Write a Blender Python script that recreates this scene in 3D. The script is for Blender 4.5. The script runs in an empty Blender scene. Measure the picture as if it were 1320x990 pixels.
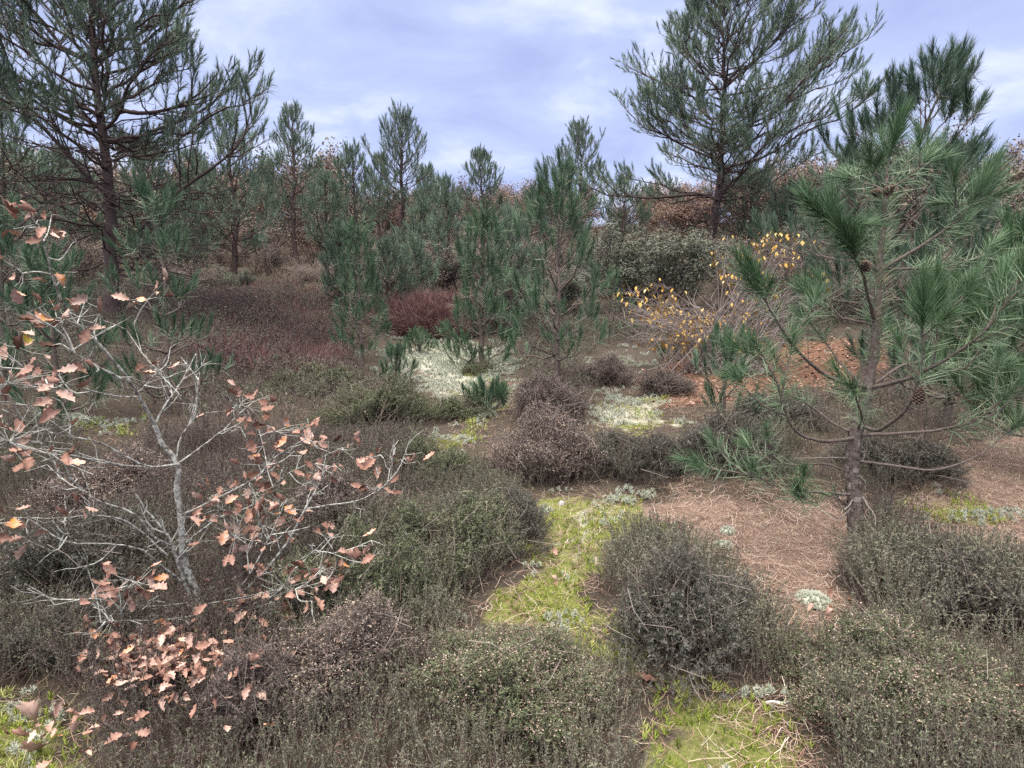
import bpy, math
import numpy as np

PI = math.pi
scene = bpy.context.scene
COL = scene.collection
RNG = np.random.default_rng(7)

# ------------------------------------------------------------------ camera
F = 760.0                                  # focal length in pixels of a 1320 x 990 frame
CAM = np.array([0.0, 0.0, 1.5])
PITCH = math.atan(65 / F)
FW = np.array([0, math.cos(PITCH), -math.sin(PITCH)])
UP = np.array([0, math.sin(PITCH), math.cos(PITCH)])
cd = bpy.data.cameras.new("camera")
cam = bpy.data.objects.new("camera", cd)
COL.objects.link(cam)
cam.location = CAM
cam.rotation_euler = (PI / 2 - PITCH, 0, 0)
cd.sensor_width = 36.0
cd.lens = F / 1320 * 36
cd.clip_start = 0.05
cd.clip_end = 1000
scene.camera = cam


def ray(px, py):
    return FW + np.array([(px - 660) / F, 0, 0]) + UP * ((495 - py) / F)


def P(px, py, Y):
    r = ray(px, py)
    return CAM + r * (Y / r[1])


def proj(x, y, z):
    dx, dy, dz = x - CAM[0], y - CAM[1], z - CAM[2]
    d = dy * FW[1] + dz * FW[2]
    u = dy * UP[1] + dz * UP[2]
    d = np.where(np.abs(d) < 1e-3, 1e-3, d)
    return 660 + F * dx / d, 495 - F * u / d, d


# ------------------------------------------------------------------ terrain height
def vnoise(x, y, seed=0):
    x = np.asarray(x, float); y = np.asarray(y, float)
    xi = np.floor(x).astype(np.int64); yi = np.floor(y).astype(np.int64)
    fx = x - xi; fy = y - yi
    fx = fx * fx * (3 - 2 * fx); fy = fy * fy * (3 - 2 * fy)

    def h(a, b):
        n = (a * 374761393 + b * 668265263 + seed * 1442695041) & 0xFFFFFFFF
        n = ((n ^ (n >> 13)) * 1274126177) & 0xFFFFFFFF
        return ((n ^ (n >> 16)) & 0xFFFF) / 65535.0
    a = h(xi, yi); b = h(xi + 1, yi); c = h(xi, yi + 1); d = h(xi + 1, yi + 1)
    return (a + (b - a) * fx) * (1 - fy) + (c + (d - c) * fx) * fy


def fbm(x, y, seed=0, o=4):
    s = 0; a = 0.5; t = 0
    for k in range(o):
        s = s + a * vnoise(x * 2 ** k, y * 2 ** k, seed + k); t += a; a *= 0.5
    return s / t


def sstep(a, b, x):
    t = np.clip((x - a) / (b - a), 0, 1)
    return t * t * (3 - 2 * t)


_PY = np.array([-30, -5, 0, 4, 8, 12, 14, 16, 20, 26, 34, 42, 50, 70, 400.0])
_PZ = np.array([-1.5, -.3, 0, .38, .77, 1.17, 1.58, 2.03, 3.13, 4.75, 6.78, 8.5, 9.6, 10.4, 12.0])
_ty = np.arange(-30, 400, .25)
_tz = np.interp(_ty, _PY, _PZ)
_k = np.ones(9) / 9
for _ in range(2):
    _tz = np.convolve(np.pad(_tz, 4, mode='edge'), _k, 'valid')


def H(x, y):
    x = np.asarray(x, float); y = np.asarray(y, float)
    z = np.interp(y, _ty, _tz)
    z = z + 0.85 * sstep(1.8, 6.8, -x) * sstep(3, 9, y) * (1 - sstep(14, 30, y))
    z = z + 0.5 * sstep(5, 9, x) * sstep(7, 12, y) * (1 - sstep(16, 30, y))
    z = z + (fbm(x * .35 + 9, y * .35, 3) - .5) * .22 * sstep(1, 6, y)
    z = z + (fbm(x * 1.3, y * 1.3, 5) - .5) * .10
    z = z + (fbm(x * .08 + 3, y * .08, 8) - .5) * 2.0 * sstep(22, 45, y)
    return z


def G(px, py):
    r = ray(px, py)
    ts = np.concatenate([np.arange(.8, 12, .02), np.arange(12, 90, .1)])
    q = CAM[None] + ts[:, None] * r[None]
    below = q[:, 2] < H(q[:, 0], q[:, 1])
    i = int(np.argmax(below)) if below.any() else len(ts) - 1
    p = q[i].copy(); p[2] = H(p[0], p[1])
    return p


# ------------------------------------------------------------------ ground-cover zones
ZONES = {
    'moss': [
        [(812, 875), (880, 865), (960, 890), (1030, 930), (1060, 1000), (830, 1000)],
        [(655, 640), (760, 628), (850, 638), (840, 690), (785, 715), (770, 790), (805, 870), (740, 830), (600, 810), (595, 775), (690, 740)],
        [(755, 770), (800, 800), (870, 880), (825, 910), (780, 860)],
        [(535, 565), (600, 545), (625, 560), (600, 585), (540, 592)],
        [(590, 480), (650, 478), (655, 520), (620, 560), (600, 530)],
        [(0, 930), (60, 885), (135, 905), (110, 1000), (0, 1000)],
        [(1120, 645), (1210, 628), (1300, 655), (1320, 690), (1190, 680)],
        [(770, 530), (870, 520), (870, 560), (775, 560)],
        [(90, 540), (180, 535), (185, 560), (110, 565)],
        [(830, 495), (880, 490), (880, 515), (830, 520)],
    ],
    'litter': [
        [(850, 628), (1090, 632), (1120, 700), (1095, 780), (1040, 900), (1015, 850), (970, 760), (850, 692)],
        [(1150, 590), (1330, 540), (1330, 740), (1190, 690), (1130, 650)],
        [(950, 900), (1040, 930), (1050, 1000), (900, 1000)],
        [(630, 470), (670, 480), (660, 530), (630, 560)],
        [(640, 560), (660, 570), (650, 600), (620, 595)],
        [(880, 520), (960, 500), (1000, 520), (900, 545)],
    ],
    'lichen': [
        [(475, 482), (500, 442), (600, 432), (670, 460), (650, 500), (600, 528), (560, 508), (520, 482)],
        [(758, 528), (800, 505), (875, 510), (880, 556), (765, 562)],
        [(705, 690), (775, 640), (800, 650), (775, 720), (765, 780), (725, 780)],
        [(600, 790), (650, 760), (680, 790), (620, 800)],
        [(750, 470), (830, 455), (850, 475), (790, 485)],
        [(1035, 562), (1070, 556), (1068, 572), (1040, 574)],
    ],
    'rust': [
        [(825, 500), (870, 462), (1000, 438), (1140, 445), (1140, 490), (960, 505), (850, 530)],
    ],
    'bracken': [
        [(250, 410), (300, 375), (440, 375), (455, 450), (400, 490), (270, 480)],
        [(500, 400), (600, 385), (600, 440), (505, 440)],
    ],
}
MS = 4
MW, MH = 1320 // MS, 1000 // MS


def raster(poly):
    gx, gy = np.meshgrid(np.arange(MW) * MS + MS / 2, np.arange(MH) * MS + MS / 2)
    ins = np.zeros(gx.shape, bool)
    n = len(poly)
    for i in range(n):
        x0, y0 = poly[i]; x1, y1 = poly[(i + 1) % n]
        c = ((y0 > gy) != (y1 > gy))
        with np.errstate(divide='ignore', invalid='ignore'):
            xx = (x1 - x0) * (gy - y0) / (y1 - y0 if y1 != y0 else 1e-9) + x0
        ins ^= c & (gx < xx)
    return ins


def blur(a, r):
    k = np.ones(2 * r + 1) / (2 * r + 1)
    for _ in range(2):
        a = np.apply_along_axis(lambda v: np.convolve(np.pad(v, r, mode='edge'), k, 'valid'), 0, a)
        a = np.apply_along_axis(lambda v: np.convolve(np.pad(v, r, mode='edge'), k, 'valid'), 1, a)
    return a


MASK = {}
for zn, polys in ZONES.items():
    m = np.zeros((MH, MW))
    for pl in polys:
        m = np.maximum(m, raster(pl).astype(float))
    MASK[zn] = blur(m, 3)


def zone(name, x, y, z=None):
    """Cover weight at ground points."""
    if z is None:
        z = H(x, y)
    xa = np.asarray(x); ya = np.asarray(y); am = np.clip(ya * .06, .12, .5)
    wob = (fbm(xa * 4, ya * 4, 21, 4) - .5) * am * 2; wo2 = (fbm(xa * 4 + 50, ya * 4, 27, 4) - .5) * am * 2.6
    px, py, d = proj(xa + wob, ya + wo2, z)
    ok = (d > .3) & (py > 300)
    i = np.clip((px / MS).astype(int), 0, MW - 1)
    j = np.clip((py / MS).astype(int), 0, MH - 1)
    ok = ok & (px > -200) & (px < 1520)
    return np.where(ok, MASK[name][j, i], 0)


# ------------------------------------------------------------------ mesh builder
class MB:
    def __init__(s):
        s.v = []; s.f = []; s.t = []; s.n = 0

    def add(s, v, f, t):
        v = np.asarray(v, np.float32).reshape(-1, 3)
        s.v.append(v); s.f.append(np.asarray(f, np.int64).reshape(-1, 3) + s.n)
        t = np.broadcast_to(np.asarray(t, np.float32), (len(v),))
        s.t.append(t); s.n += len(v)

    def tube(s, pts, rad, sides=5, tone=.5, cap=False):
        pts = np.asarray(pts, float); n = len(pts)
        rad = np.broadcast_to(np.asarray(rad, float), (n,))
        tg = np.gradient(pts, axis=0)
        tg /= np.linalg.norm(tg, axis=1, keepdims=True) + 1e-9
        ref = np.array([0, 0, 1.0]) if abs(tg[:, 2]).mean() < .8 else np.array([1.0, 0, 0])
        a = np.cross(tg, ref); a /= np.linalg.norm(a, axis=1, keepdims=True) + 1e-9
        b = np.cross(tg, a)
        th = np.arange(sides) / sides * 2 * PI
        v = pts[:, None] + rad[:, None, None] * (np.cos(th)[None, :, None] * a[:, None] + np.sin(th)[None, :, None] * b[:, None])
        v = v.reshape(-1, 3)
        i = np.arange(n - 1)[:, None] * sides; j = np.arange(sides)[None]; k = (j + 1) % sides
        q = np.stack([i + j, i + k, i + k + sides, i + j + sides], -1).reshape(-1, 4)
        f = np.concatenate([q[:, [0, 1, 2]], q[:, [0, 2, 3]]])
        if cap:
            v = np.concatenate([v, pts[-1:]])
            top = (n - 1) * sides
            f = np.concatenate([f, np.stack([top + np.arange(sides), top + (np.arange(sides) + 1) % sides, np.full(sides, n * sides)], -1)])
        s.add(v, f, tone)

    def inst(s, tmpl, M, loc, dt=0):
        v, f, t = tmpl
        K = len(loc)
        if K == 0:
            return
        V = np.einsum('kij,nj->kni', M, v) + loc[:, None]
        Fa = f[None] + (np.arange(K) * len(v))[:, None, None]
        T = np.clip(t[None] + np.broadcast_to(np.asarray(dt, float).reshape(-1, 1), (K, 1)), 0, 1)
        s.add(V.reshape(-1, 3), Fa.reshape(-1, 3), T.reshape(-1))

    def arrays(s):
        return np.concatenate(s.v), np.concatenate(s.f), np.concatenate(s.t)

    def build(s, name, mat, parent=None, smooth=True):
        v, f, t = s.arrays()
        me = bpy.data.meshes.new(name)
        me.vertices.add(len(v)); me.vertices.foreach_set('co', v.astype(np.float32).ravel())
        me.loops.add(len(f) * 3); me.loops.foreach_set('vertex_index', f.astype(np.int32).ravel())
        me.polygons.add(len(f))
        me.polygons.foreach_set('loop_start', np.arange(0, len(f) * 3, 3, dtype=np.int32))
        me.polygons.foreach_set('use_smooth', np.full(len(f), smooth))
        me.update(calc_edges=True)
        at = me.attributes.new('tone', 'FLOAT', 'POINT')
        at.data.foreach_set('value', t.astype(np.float32))
        me.materials.append(mat)
        o = bpy.data.objects.new(name, me)
        COL.objects.link(o)
        if parent is not None:
            o.parent = parent
        return o


def frames(z, roll=None, scale=1.0, rng=RNG):
    """K rotation matrices whose local z points along the rows of z."""
    z = np.asarray(z, float)
    z = z / (np.linalg.norm(z, axis=1, keepdims=True) + 1e-9)
    K = len(z)
    ref = np.where(np.abs(z[:, 2:3]) < .9, np.array([[0, 0, 1.0]]), np.array([[1.0, 0, 0]]))
    x = np.cross(ref, z); x /= np.linalg.norm(x, axis=1, keepdims=True) + 1e-9
    y = np.cross(z, x)
    if roll is None:
        roll = rng.uniform(0, 2 * PI, K)
    c = np.cos(roll)[:, None]; s = np.sin(roll)[:, None]
    X = c * x + s * y; Y = -s * x + c * y
    M = np.stack([X, Y, z], -1)
    return M * np.broadcast_to(np.asarray(scale, float).reshape(-1, 1, 1), (K, 1, 1))


def tag(o, label=None, cat=None, group=None, kind=None):
    if label: o['label'] = label
    if cat: o['category'] = cat
    if group: o['group'] = group
    if kind: o['kind'] = kind
    return o


def empty(name, loc, label, cat, group=None):
    o = bpy.data.objects.new(name, None)
    o.empty_display_size = .1
    COL.objects.link(o); o.location = [float(c) for c in loc]
    return tag(o, label, cat, group)


def copy_tree(src, parent=None):
    c = src.copy(); COL.objects.link(c)
    c.parent = parent
    for ch in list(src.children):
        copy_tree(ch, c)
    return c


# ------------------------------------------------------------------ materials
def ramp_mat(name, stops, rough=.7, spec=.25, noise=0, nscale=30, bump=0, objvar=0.0):
    m = bpy.data.materials.new(name); m.use_nodes = True
    nt = m.node_tree; N = nt.nodes; L = nt.links
    bs = N['Principled BSDF']
    bs.inputs['Roughness'].default_value = rough
    bs.inputs['Specular IOR Level'].default_value = spec
    at = N.new('ShaderNodeAttribute'); at.attribute_name = 'tone'
    fac = at.outputs['Fac']
    tc = N.new('ShaderNodeTexCoord')
    if noise:
        nz = N.new('ShaderNodeTexNoise'); nz.inputs['Scale'].default_value = nscale; nz.inputs['Detail'].default_value = 4
        L.new(tc.outputs['Object'], nz.inputs['Vector'])
        ma = N.new('ShaderNodeMath'); ma.operation = 'MULTIPLY_ADD'
        ma.inputs[1].default_value = noise; L.new(nz.outputs['Fac'], ma.inputs[0])
        mb = N.new('ShaderNodeMath'); mb.operation = 'SUBTRACT'; mb.inputs[1].default_value = noise * .5
        L.new(fac, mb.inputs[0]); L.new(mb.outputs[0], ma.inputs[2]); fac = ma.outputs[0]
        if bump:
            bp = N.new('ShaderNodeBump'); bp.inputs['Strength'].default_value = bump; bp.inputs['Distance'].default_value = .01
            L.new(nz.outputs['Fac'], bp.inputs['Height']); L.new(bp.outputs[0], bs.inputs['Normal'])
    cr = N.new('ShaderNodeValToRGB')
    el = cr.color_ramp.elements
    while len(el) < len(stops):
        el.new(.5)
    for e, (p, c) in zip(el, stops):
        e.position = p; e.color = (*c, 1)
    L.new(fac, cr.inputs[0])
    out = cr.outputs[0]
    if objvar:
        oi = N.new('ShaderNodeObjectInfo')
        hs = N.new('ShaderNodeHueSaturation')
        mr = N.new('ShaderNodeMapRange')
        mr.inputs['To Min'].default_value = 1 - objvar; mr.inputs['To Max'].default_value = 1 + objvar
        L.new(oi.outputs['Random'], mr.inputs['Value']); L.new(mr.outputs[0], hs.inputs['Value'])
        L.new(out, hs.inputs['Color']); out = hs.outputs[0]
    L.new(out, bs.inputs['Base Color'])
    return m


M = {}
M['needle'] = ramp_mat('pine_needles', [(0, (.040, .078, .034)), (.35, (.078, .150, .066)), (.6, (.145, .215, .118)), (.85, (.24, .30, .19)), (1, (.42, .34, .21))], .5, .4, objvar=.12)
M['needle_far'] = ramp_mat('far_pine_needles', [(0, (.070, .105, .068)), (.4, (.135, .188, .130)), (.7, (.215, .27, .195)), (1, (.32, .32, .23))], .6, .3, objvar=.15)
M['needle_young'] = ramp_mat('young_pine_needles', [(0, (.042, .080, .042)), (.35, (.080, .148, .074)), (.6, (.155, .215, .14)), (.85, (.26, .31, .22)), (1, (.42, .35, .24))], .5, .4, objvar=.14)
M['needle_dark'] = ramp_mat('dark_pine_needles', [(0, (.038, .070, .042)), (.4, (.075, .125, .078)), (.7, (.125, .175, .12)), (1, (.28, .26, .17))], .55, .35, objvar=.1)
M['bark'] = ramp_mat('pine_bark', [(0, (.035, .025, .025)), (.4, (.12, .092, .080)), (.7, (.20, .165, .145)), (1, (.34, .31, .28))], .9, .1, noise=.7, nscale=38, bump=.8)
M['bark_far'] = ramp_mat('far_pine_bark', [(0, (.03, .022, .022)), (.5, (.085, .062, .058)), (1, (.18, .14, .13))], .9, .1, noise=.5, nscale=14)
M['cone'] = ramp_mat('pine_cone', [(0, (.05, .03, .025)), (.5, (.18, .12, .09)), (1, (.34, .26, .21))], .7, .2)
M['oak_bark'] = ramp_mat('oak_bark', [(0, (.05, .04, .035)), (.3, (.16, .14, .125)), (.55, (.36, .35, .315)), (1, (.62, .64, .57))], .9, .1, noise=1.9, nscale=55, bump=.7)
M['oak_leaf'] = ramp_mat('oak_leaf', [(0, (.10, .045, .03)), (.25, (.21, .105, .075)), (.5, (.37, .205, .155)), (.75, (.55, .39, .325)), (.9, (.60, .22, .055)), (1, (.45, .42, .06))], .6, .3, noise=.6, nscale=45)
M['heather_green'] = ramp_mat('green_heather', [(0, (.055, .042, .034)), (.25, (.085, .092, .050)), (.5, (.118, .155, .076)), (.75, (.165, .19, .105)), (1, (.26, .24, .175))], .8, .15, objvar=.12)
M['heather_dark'] = ramp_mat('dark_heather', [(0, (.045, .034, .032)), (.25, (.075, .070, .056)), (.5, (.10, .112, .082)), (.75, (.145, .142, .122)), (1, (.23, .205, .185))], .8, .15, objvar=.12)
M['heather_brown'] = ramp_mat('brown_heather', [(0, (.05, .034, .03)), (.25, (.11, .085, .078)), (.5, (.155, .130, .112)), (.75, (.20, .16, .145)), (1, (.29, .235, .21))], .8, .15, objvar=.12)
M['heather_flower'] = ramp_mat('dry_heather_flowers', [(0, (.16, .10, .08)), (.5, (.31, .225, .18)), (1, (.50, .42, .33))], .8, .15)
M['heather_twig'] = ramp_mat('heather_twigs', [(0, (.05, .035, .03)), (.5, (.16, .12, .105)), (1, (.34, .29, .26))], .9, .1)
M['moss'] = ramp_mat('moss', [(0, (.09, .11, .025)), (.4, (.19, .245, .04)), (.7, (.32, .375, .07)), (1, (.46, .45, .20))], .8, .15)
M['litter'] = ramp_mat('dead_needles', [(0, (.12, .070, .052)), (.4, (.27, .165, .125)), (.7, (.46, .33, .265)), (1, (.66, .56, .47))], .8, .15)
M['lichen'] = ramp_mat('lichen', [(0, (.24, .26, .19)), (.5, (.46, .48, .39)), (1, (.68, .70, .60))], .9, .1, noise=.3, nscale=60)
M['grass'] = ramp_mat('dry_grass', [(0, (.09, .10, .04)), (.4, (.20, .19, .10)), (.75, (.40, .33, .21)), (1, (.58, .51, .38))], .75, .2)
M['twig_grey'] = ramp_mat('grey_twigs', [(0, (.07, .05, .048)), (.5, (.19, .15, .14)), (1, (.40, .35, .33))], .9, .1, objvar=.2)
M['leaf_rust'] = ramp_mat('rusty_leaves', [(0, (.11, .065, .05)), (.5, (.22, .135, .10)), (1, (.36, .26, .195))], .8, .15, objvar=.18)
M['leaf_tan'] = ramp_mat('tan_leaves', [(0, (.12, .095, .075)), (.5, (.235, .185, .145)), (1, (.38, .31, .245))], .8, .15, objvar=.15)
M['leaf_olive'] = ramp_mat('olive_leaves', [(0, (.07, .075, .055)), (.5, (.145, .155, .115)), (1, (.24, .245, .185))], .7, .2, objvar=.12)
M['leaf_yellow'] = ramp_mat('yellow_leaves', [(0, (.26, .15, .06)), (.3, (.48, .28, .06)), (.6, (.64, .42, .09)), (1, (.68, .55, .26))], .6, .25)
M['bracken'] = ramp_mat('dead_bracken', [(0, (.10, .052, .052)), (.5, (.205, .115, .108)), (1, (.33, .23, .205))], .85, .1)
M['scrub'] = ramp_mat('dead_scrub', [(0, (.07, .055, .045)), (.35, (.16, .12, .095)), (.65, (.23, .16, .13)), (.85, (.30, .23, .18)), (1, (.16, .19, .10))], .85, .1)
M['stone'] = ramp_mat('pale_stone', [(0, (.25, .23, .24)), (1, (.5, .48, .48))], .9, .1, noise=.5, nscale=60)
M['wood'] = ramp_mat('weathered_stick', [(0, (.3, .28, .26)), (1, (.6, .57, .54))], .9, .1, noise=.4, nscale=80)


def ground_mat():
    m = bpy.data.materials.new('heath_ground'); m.use_nodes = True
    nt = m.node_tree; N = nt.nodes; L = nt.links
    bs = N['Principled BSDF']; bs.inputs['Roughness'].default_value = .95; bs.inputs['Specular IOR Level'].default_value = .1
    tc = N.new('ShaderNodeTexCoord')

    def noise(scale, detail=5, rough=.6):
        n = N.new('ShaderNodeTexNoise'); n.inputs['Scale'].default_value = scale; n.inputs['Detail'].default_value = detail
        n.inputs['Roughness'].default_value = rough
        L.new(tc.outputs['Object'], n.inputs['Vector']); return n.outputs['Fac']

    def ramp(src, stops):
        c = N.new('ShaderNodeValToRGB'); el = c.color_ramp.elements
        while len(el) < len(stops): el.new(.5)
        for e, (p, col) in zip(el, stops):
            e.position = p; e.color = (*col, 1)
        L.new(src, c.inputs[0]); return c.outputs[0]

    def mix(f, a, b):
        x = N.new('ShaderNodeMix'); x.data_type = 'RGBA'
        L.new(f, x.inputs[0]); L.new(a, x.inputs[6]); L.new(b, x.inputs[7]); return x.outputs[2]

    def maskf(attr, nz, w=.55, lo=.55, hi=.95):
        a = N.new('ShaderNodeAttribute'); a.attribute_name = attr
        s = N.new('ShaderNodeMath'); s.operation = 'MULTIPLY_ADD'; s.inputs[1].default_value = w
        L.new(nz, s.inputs[0]); L.new(a.outputs['Fac'], s.inputs[2])
        r = N.new('ShaderNodeMapRange'); r.inputs['From Min'].default_value = lo; r.inputs['From Max'].default_value = hi
        r.interpolation_type = 'SMOOTHSTEP'
        L.new(s.outputs[0], r.inputs['Value']); return r.outputs[0]
    fine = noise(90, 6, .7); mid = noise(9, 6, .65); mid2 = noise(11, 6, .65)
    soil_shaded = ramp(fine, [(.3, (.045, .036, .028)), (.6, (.10, .08, .064)), (.8, (.19, .16, .125))])  # bare soil, darkened in colour to stand in for contact shade under heather
    moss = ramp(fine, [(.3, (.11, .125, .035)), (.55, (.22, .245, .065)), (.75, (.38, .375, .16))])
    lit = ramp(fine, [(.3, (.12, .075, .058)), (.5, (.27, .185, .145)), (.68, (.46, .36, .30))])
    lic = ramp(fine, [(.3, (.28, .27, .20)), (.5, (.46, .45, .36)), (.7, (.66, .65, .55))])
    rust = ramp(fine, [(.3, (.10, .05, .036)), (.55, (.21, .115, .078)), (.75, (.34, .22, .15))])
    c = mix(maskf('rust', mid), soil_shaded, rust)
    c = mix(maskf('litter', mid, .9, 1.12, 1.5), c, lit)
    c = mix(maskf('moss', mid, 1.1, 1.2, 1.56), c, moss)
    c = mix(maskf('lichen', mid2, 1.1, 1.24, 1.52), c, lic)
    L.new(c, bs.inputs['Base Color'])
    bp = N.new('ShaderNodeBump'); bp.inputs['Strength'].default_value = .9; bp.inputs['Distance'].default_value = .02
    L.new(fine, bp.inputs['Height']); L.new(bp.outputs[0], bs.inputs['Normal'])
    return m


# ------------------------------------------------------------------ ground
def build_ground():
    u = np.linspace(-1, 1, 420)
    xs = np.sinh(u * 4.2) / np.sinh(4.2) * 300
    v = np.linspace(0, 1, 420)
    ys = -8 + 1.0 * v * 14 + (np.expm1(v * 5.2) / np.expm1(5.2)) * 380
    X, Y = np.meshgrid(xs, ys)
    Z = H(X, Y)
    b = MB()
    nx, ny = len(xs), len(ys)
    i = np.arange(ny - 1)[:, None] * nx; j = np.arange(nx - 1)[None]
    q = np.stack([i + j, i + j + 1, i + j + 1 + nx, i + j + nx], -1).reshape(-1, 4)
    b.add(np.stack([X, Y, Z], -1).reshape(-1, 3), np.concatenate([q[:, [0, 1, 2]], q[:, [0, 2, 3]]]), .5)
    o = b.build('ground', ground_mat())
    tag(o, kind='structure')
    for zn in ZONES:
        at = o.data.attributes.new(zn, 'FLOAT', 'POINT')
        zv = zone(zn, X, Y, Z)
        if zn == 'litter': zv = np.maximum.reduce([zv, zone('moss', X, Y, Z), zone('lichen', X, Y, Z)])
        at.data.foreach_set('value', zv.astype(np.float32).ravel())


build_ground()


# ------------------------------------------------------------------ small templates
def tuft(n, L, W, slen, th0, th1, seed, bend=.15, seg=2, tone=(.25, .6), tw=0):
    """A shoot of n needles along local z; th1 = spread at the foot, th0 at the tip (degrees)."""
    r = np.random.default_rng(seed)
    u = r.uniform(0, 1, n) ** .8
    th = np.radians(th1 + (th0 - th1) * u + r.normal(0, 7, n)); ph = r.uniform(0, 2 * PI, n)
    rad = np.stack([np.cos(ph), np.sin(ph), np.zeros(n)], -1)
    d = rad * np.sin(th)[:, None]; d[:, 2] = np.cos(th)
    base = np.zeros((n, 3)); base[:, 2] = u * slen
    ln = L * r.uniform(.75, 1.1, n)[:, None]
    side = np.cross(d, r.normal(0, 1, (n, 3))); side /= np.linalg.norm(side, axis=1, keepdims=True)
    bd = r.normal(0, bend, (n, 3)) * ln
    t = r.uniform(*tone, n)
    if seg == 1:
        v = np.stack([base - side * W / 2, base + side * W / 2, base + d * ln + bd], 1)
        f = np.arange(n * 3).reshape(n, 3)
        return v.reshape(-1, 3), f, np.repeat(t, 3)
    mid = base + d * ln * .55 + bd * .25
    tip = base + d * ln + bd
    v = np.stack([base - side * W / 2, base + side * W / 2, mid - side * W * .45, mid + side * W * .45, tip], 1)
    o = (np.arange(n) * 5)[:, None]
    f = np.concatenate([o + np.array([[0, 1, 3]]), o + np.array([[0, 3, 2]]), o + np.array([[2, 3, 4]])])
    return v.reshape(-1, 3), f, np.repeat(t, 5)


def spline(pts, n):
    """Catmull-Rom through pts."""
    p = np.asarray(pts, float)
    if len(p) == 2:
        return p[0] + (p[1] - p[0]) * np.linspace(0, 1, n)[:, None]
    q = np.concatenate([[2 * p[0] - p[1]], p, [2 * p[-1] - p[-2]]])
    t = np.linspace(0, len(p) - 1 - 1e-6, n); i = t.astype(int); u = (t - i)[:, None]
    a, b, c, d = q[i], q[i + 1], q[i + 2], q[i + 3]
    return .5 * ((2 * b) + (-a + c) * u + (2 * a - 5 * b + 4 * c - d) * u ** 2 + (-a + 3 * b - 3 * c + d) * u ** 3)


def cone_mesh(length, width, seed):
    """A pine cone: spiral of overlapping pointed scales on an ovoid core, tip along +z."""
    r = np.random.default_rng(seed); b = MB()
    n = 70
    for k in range(n):
        u = (k + .5) / n; ph = k * 2.39996
        rr = width / 2 * (math.sin(PI * min(1, (u * .92 + .08)) ** .75)) * .8 + .002
        c = np.array([rr * math.cos(ph), rr * math.sin(ph), u * length])
        out = np.array([math.cos(ph), math.sin(ph), .55]); out /= np.linalg.norm(out)
        tn = np.array([-math.sin(ph), math.cos(ph), 0])
        s = width * .17 * (1 - .4 * u)
        nn = np.cross(tn, out)
        v = [c - tn * s - out * s, c + tn * s - out * s, c + tn * s * .8 + out * s * .9, c - tn * s * .8 + out * s * .9, c + out * s * 1.2 + nn * s * .1, c + nn * s * .5 + out * s * .3]
        b.add(v, [[0, 1, 5], [1, 2, 5], [2, 4, 5], [4, 3, 5], [3, 0, 5], [0, 3, 1], [1, 3, 2], [3, 4, 2]], np.array([.1, .1, .6, .6, .9, .75]) + r.uniform(-.1, .1))
    core = np.array([[0, 0, z * length] for z in np.linspace(0, 1, 7)])
    b.tube(core, width / 2 * np.array([.25, .6, .75, .7, .55, .32, .06]), 8, .1)
    return b


def oak_leaf(seed, L=.088):
    r = np.random.default_rng(seed)
    n = 31
    u = np.linspace(0, 1, n)
    env = np.sin(PI * np.clip(u, 0, 1) ** (1.0 + r.uniform(0, .35))) ** .8 * r.uniform(.24, .33)
    lob = .80 + .20 * np.cos((u - .12) * 2 * PI * r.uniform(3.6, 4.6)) + r.normal(0, .018, n)
    w = L * (env * lob + .012)
    w[u < .1] = L * .012
    curl = r.uniform(-.8, 2.2); fold = r.uniform(.2, 1.5); tw = r.uniform(-1.4, 1.4)
    a = u * curl
    cz = np.cumsum(np.sin(a)) / n * L; cy = np.cumsum(np.cos(a)) / n * L
    mid = np.stack([np.zeros(n), cy, cz], -1)
    rows = []
    for sgn in (-1, -.5, 0, .5, 1):
        ww = w * abs(sgn)
        ang = np.sign(sgn) * 1.0
        fz = np.abs(sgn) ** 1.5 * w * fold + .12 * w * np.sin(u * 17 + r.uniform(0, 6)) * abs(sgn)
        tt = tw * (u - .3)
        x = ang * ww
        rows.append(mid + np.stack([x * np.cos(tt), 0 * x, x * np.sin(tt) + fz], -1))
    v = np.stack(rows, 1).reshape(-1, 3)
    i = (np.arange(n - 1) * 5)[:, None]; j = np.arange(4)[None]
    q = np.stack([i + j, i + j + 1, i + j + 6, i + j + 5], -1).reshape(-1, 4)
    return v, np.concatenate([q[:, [0, 1, 2]], q[:, [0, 2, 3]]]), np.repeat(r.uniform(-.06, .06), len(v))


OAK = [oak_leaf(40 + k) for k in range(14)]


def lance_leaf(L=.13, W=.035, droop=.6):
    n = 7; u = np.linspace(0, 1, n); w = W / 2 * np.sin(PI * u ** .8) + .0005
    a = u * droop
    mid = np.stack([0 * u, np.cumsum(np.cos(a)) / n * L, -np.cumsum(np.sin(a)) / n * L], -1)
    ex = np.array([1.0, 0, 0])
    v = np.stack([mid - ex * w[:, None] + [0, 0, .004], mid, mid + ex * w[:, None] + [0, 0, .004]], 1).reshape(-1, 3)
    i = (np.arange(n - 1) * 3)[:, None]; j = np.arange(2)[None]
    q = np.stack([i + j, i + j + 1, i + j + 4, i + j + 3], -1).reshape(-1, 4)
    return v, np.concatenate([q[:, [0, 1, 2]], q[:, [0, 2, 3]]]), np.full(len(v), .5)


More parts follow.
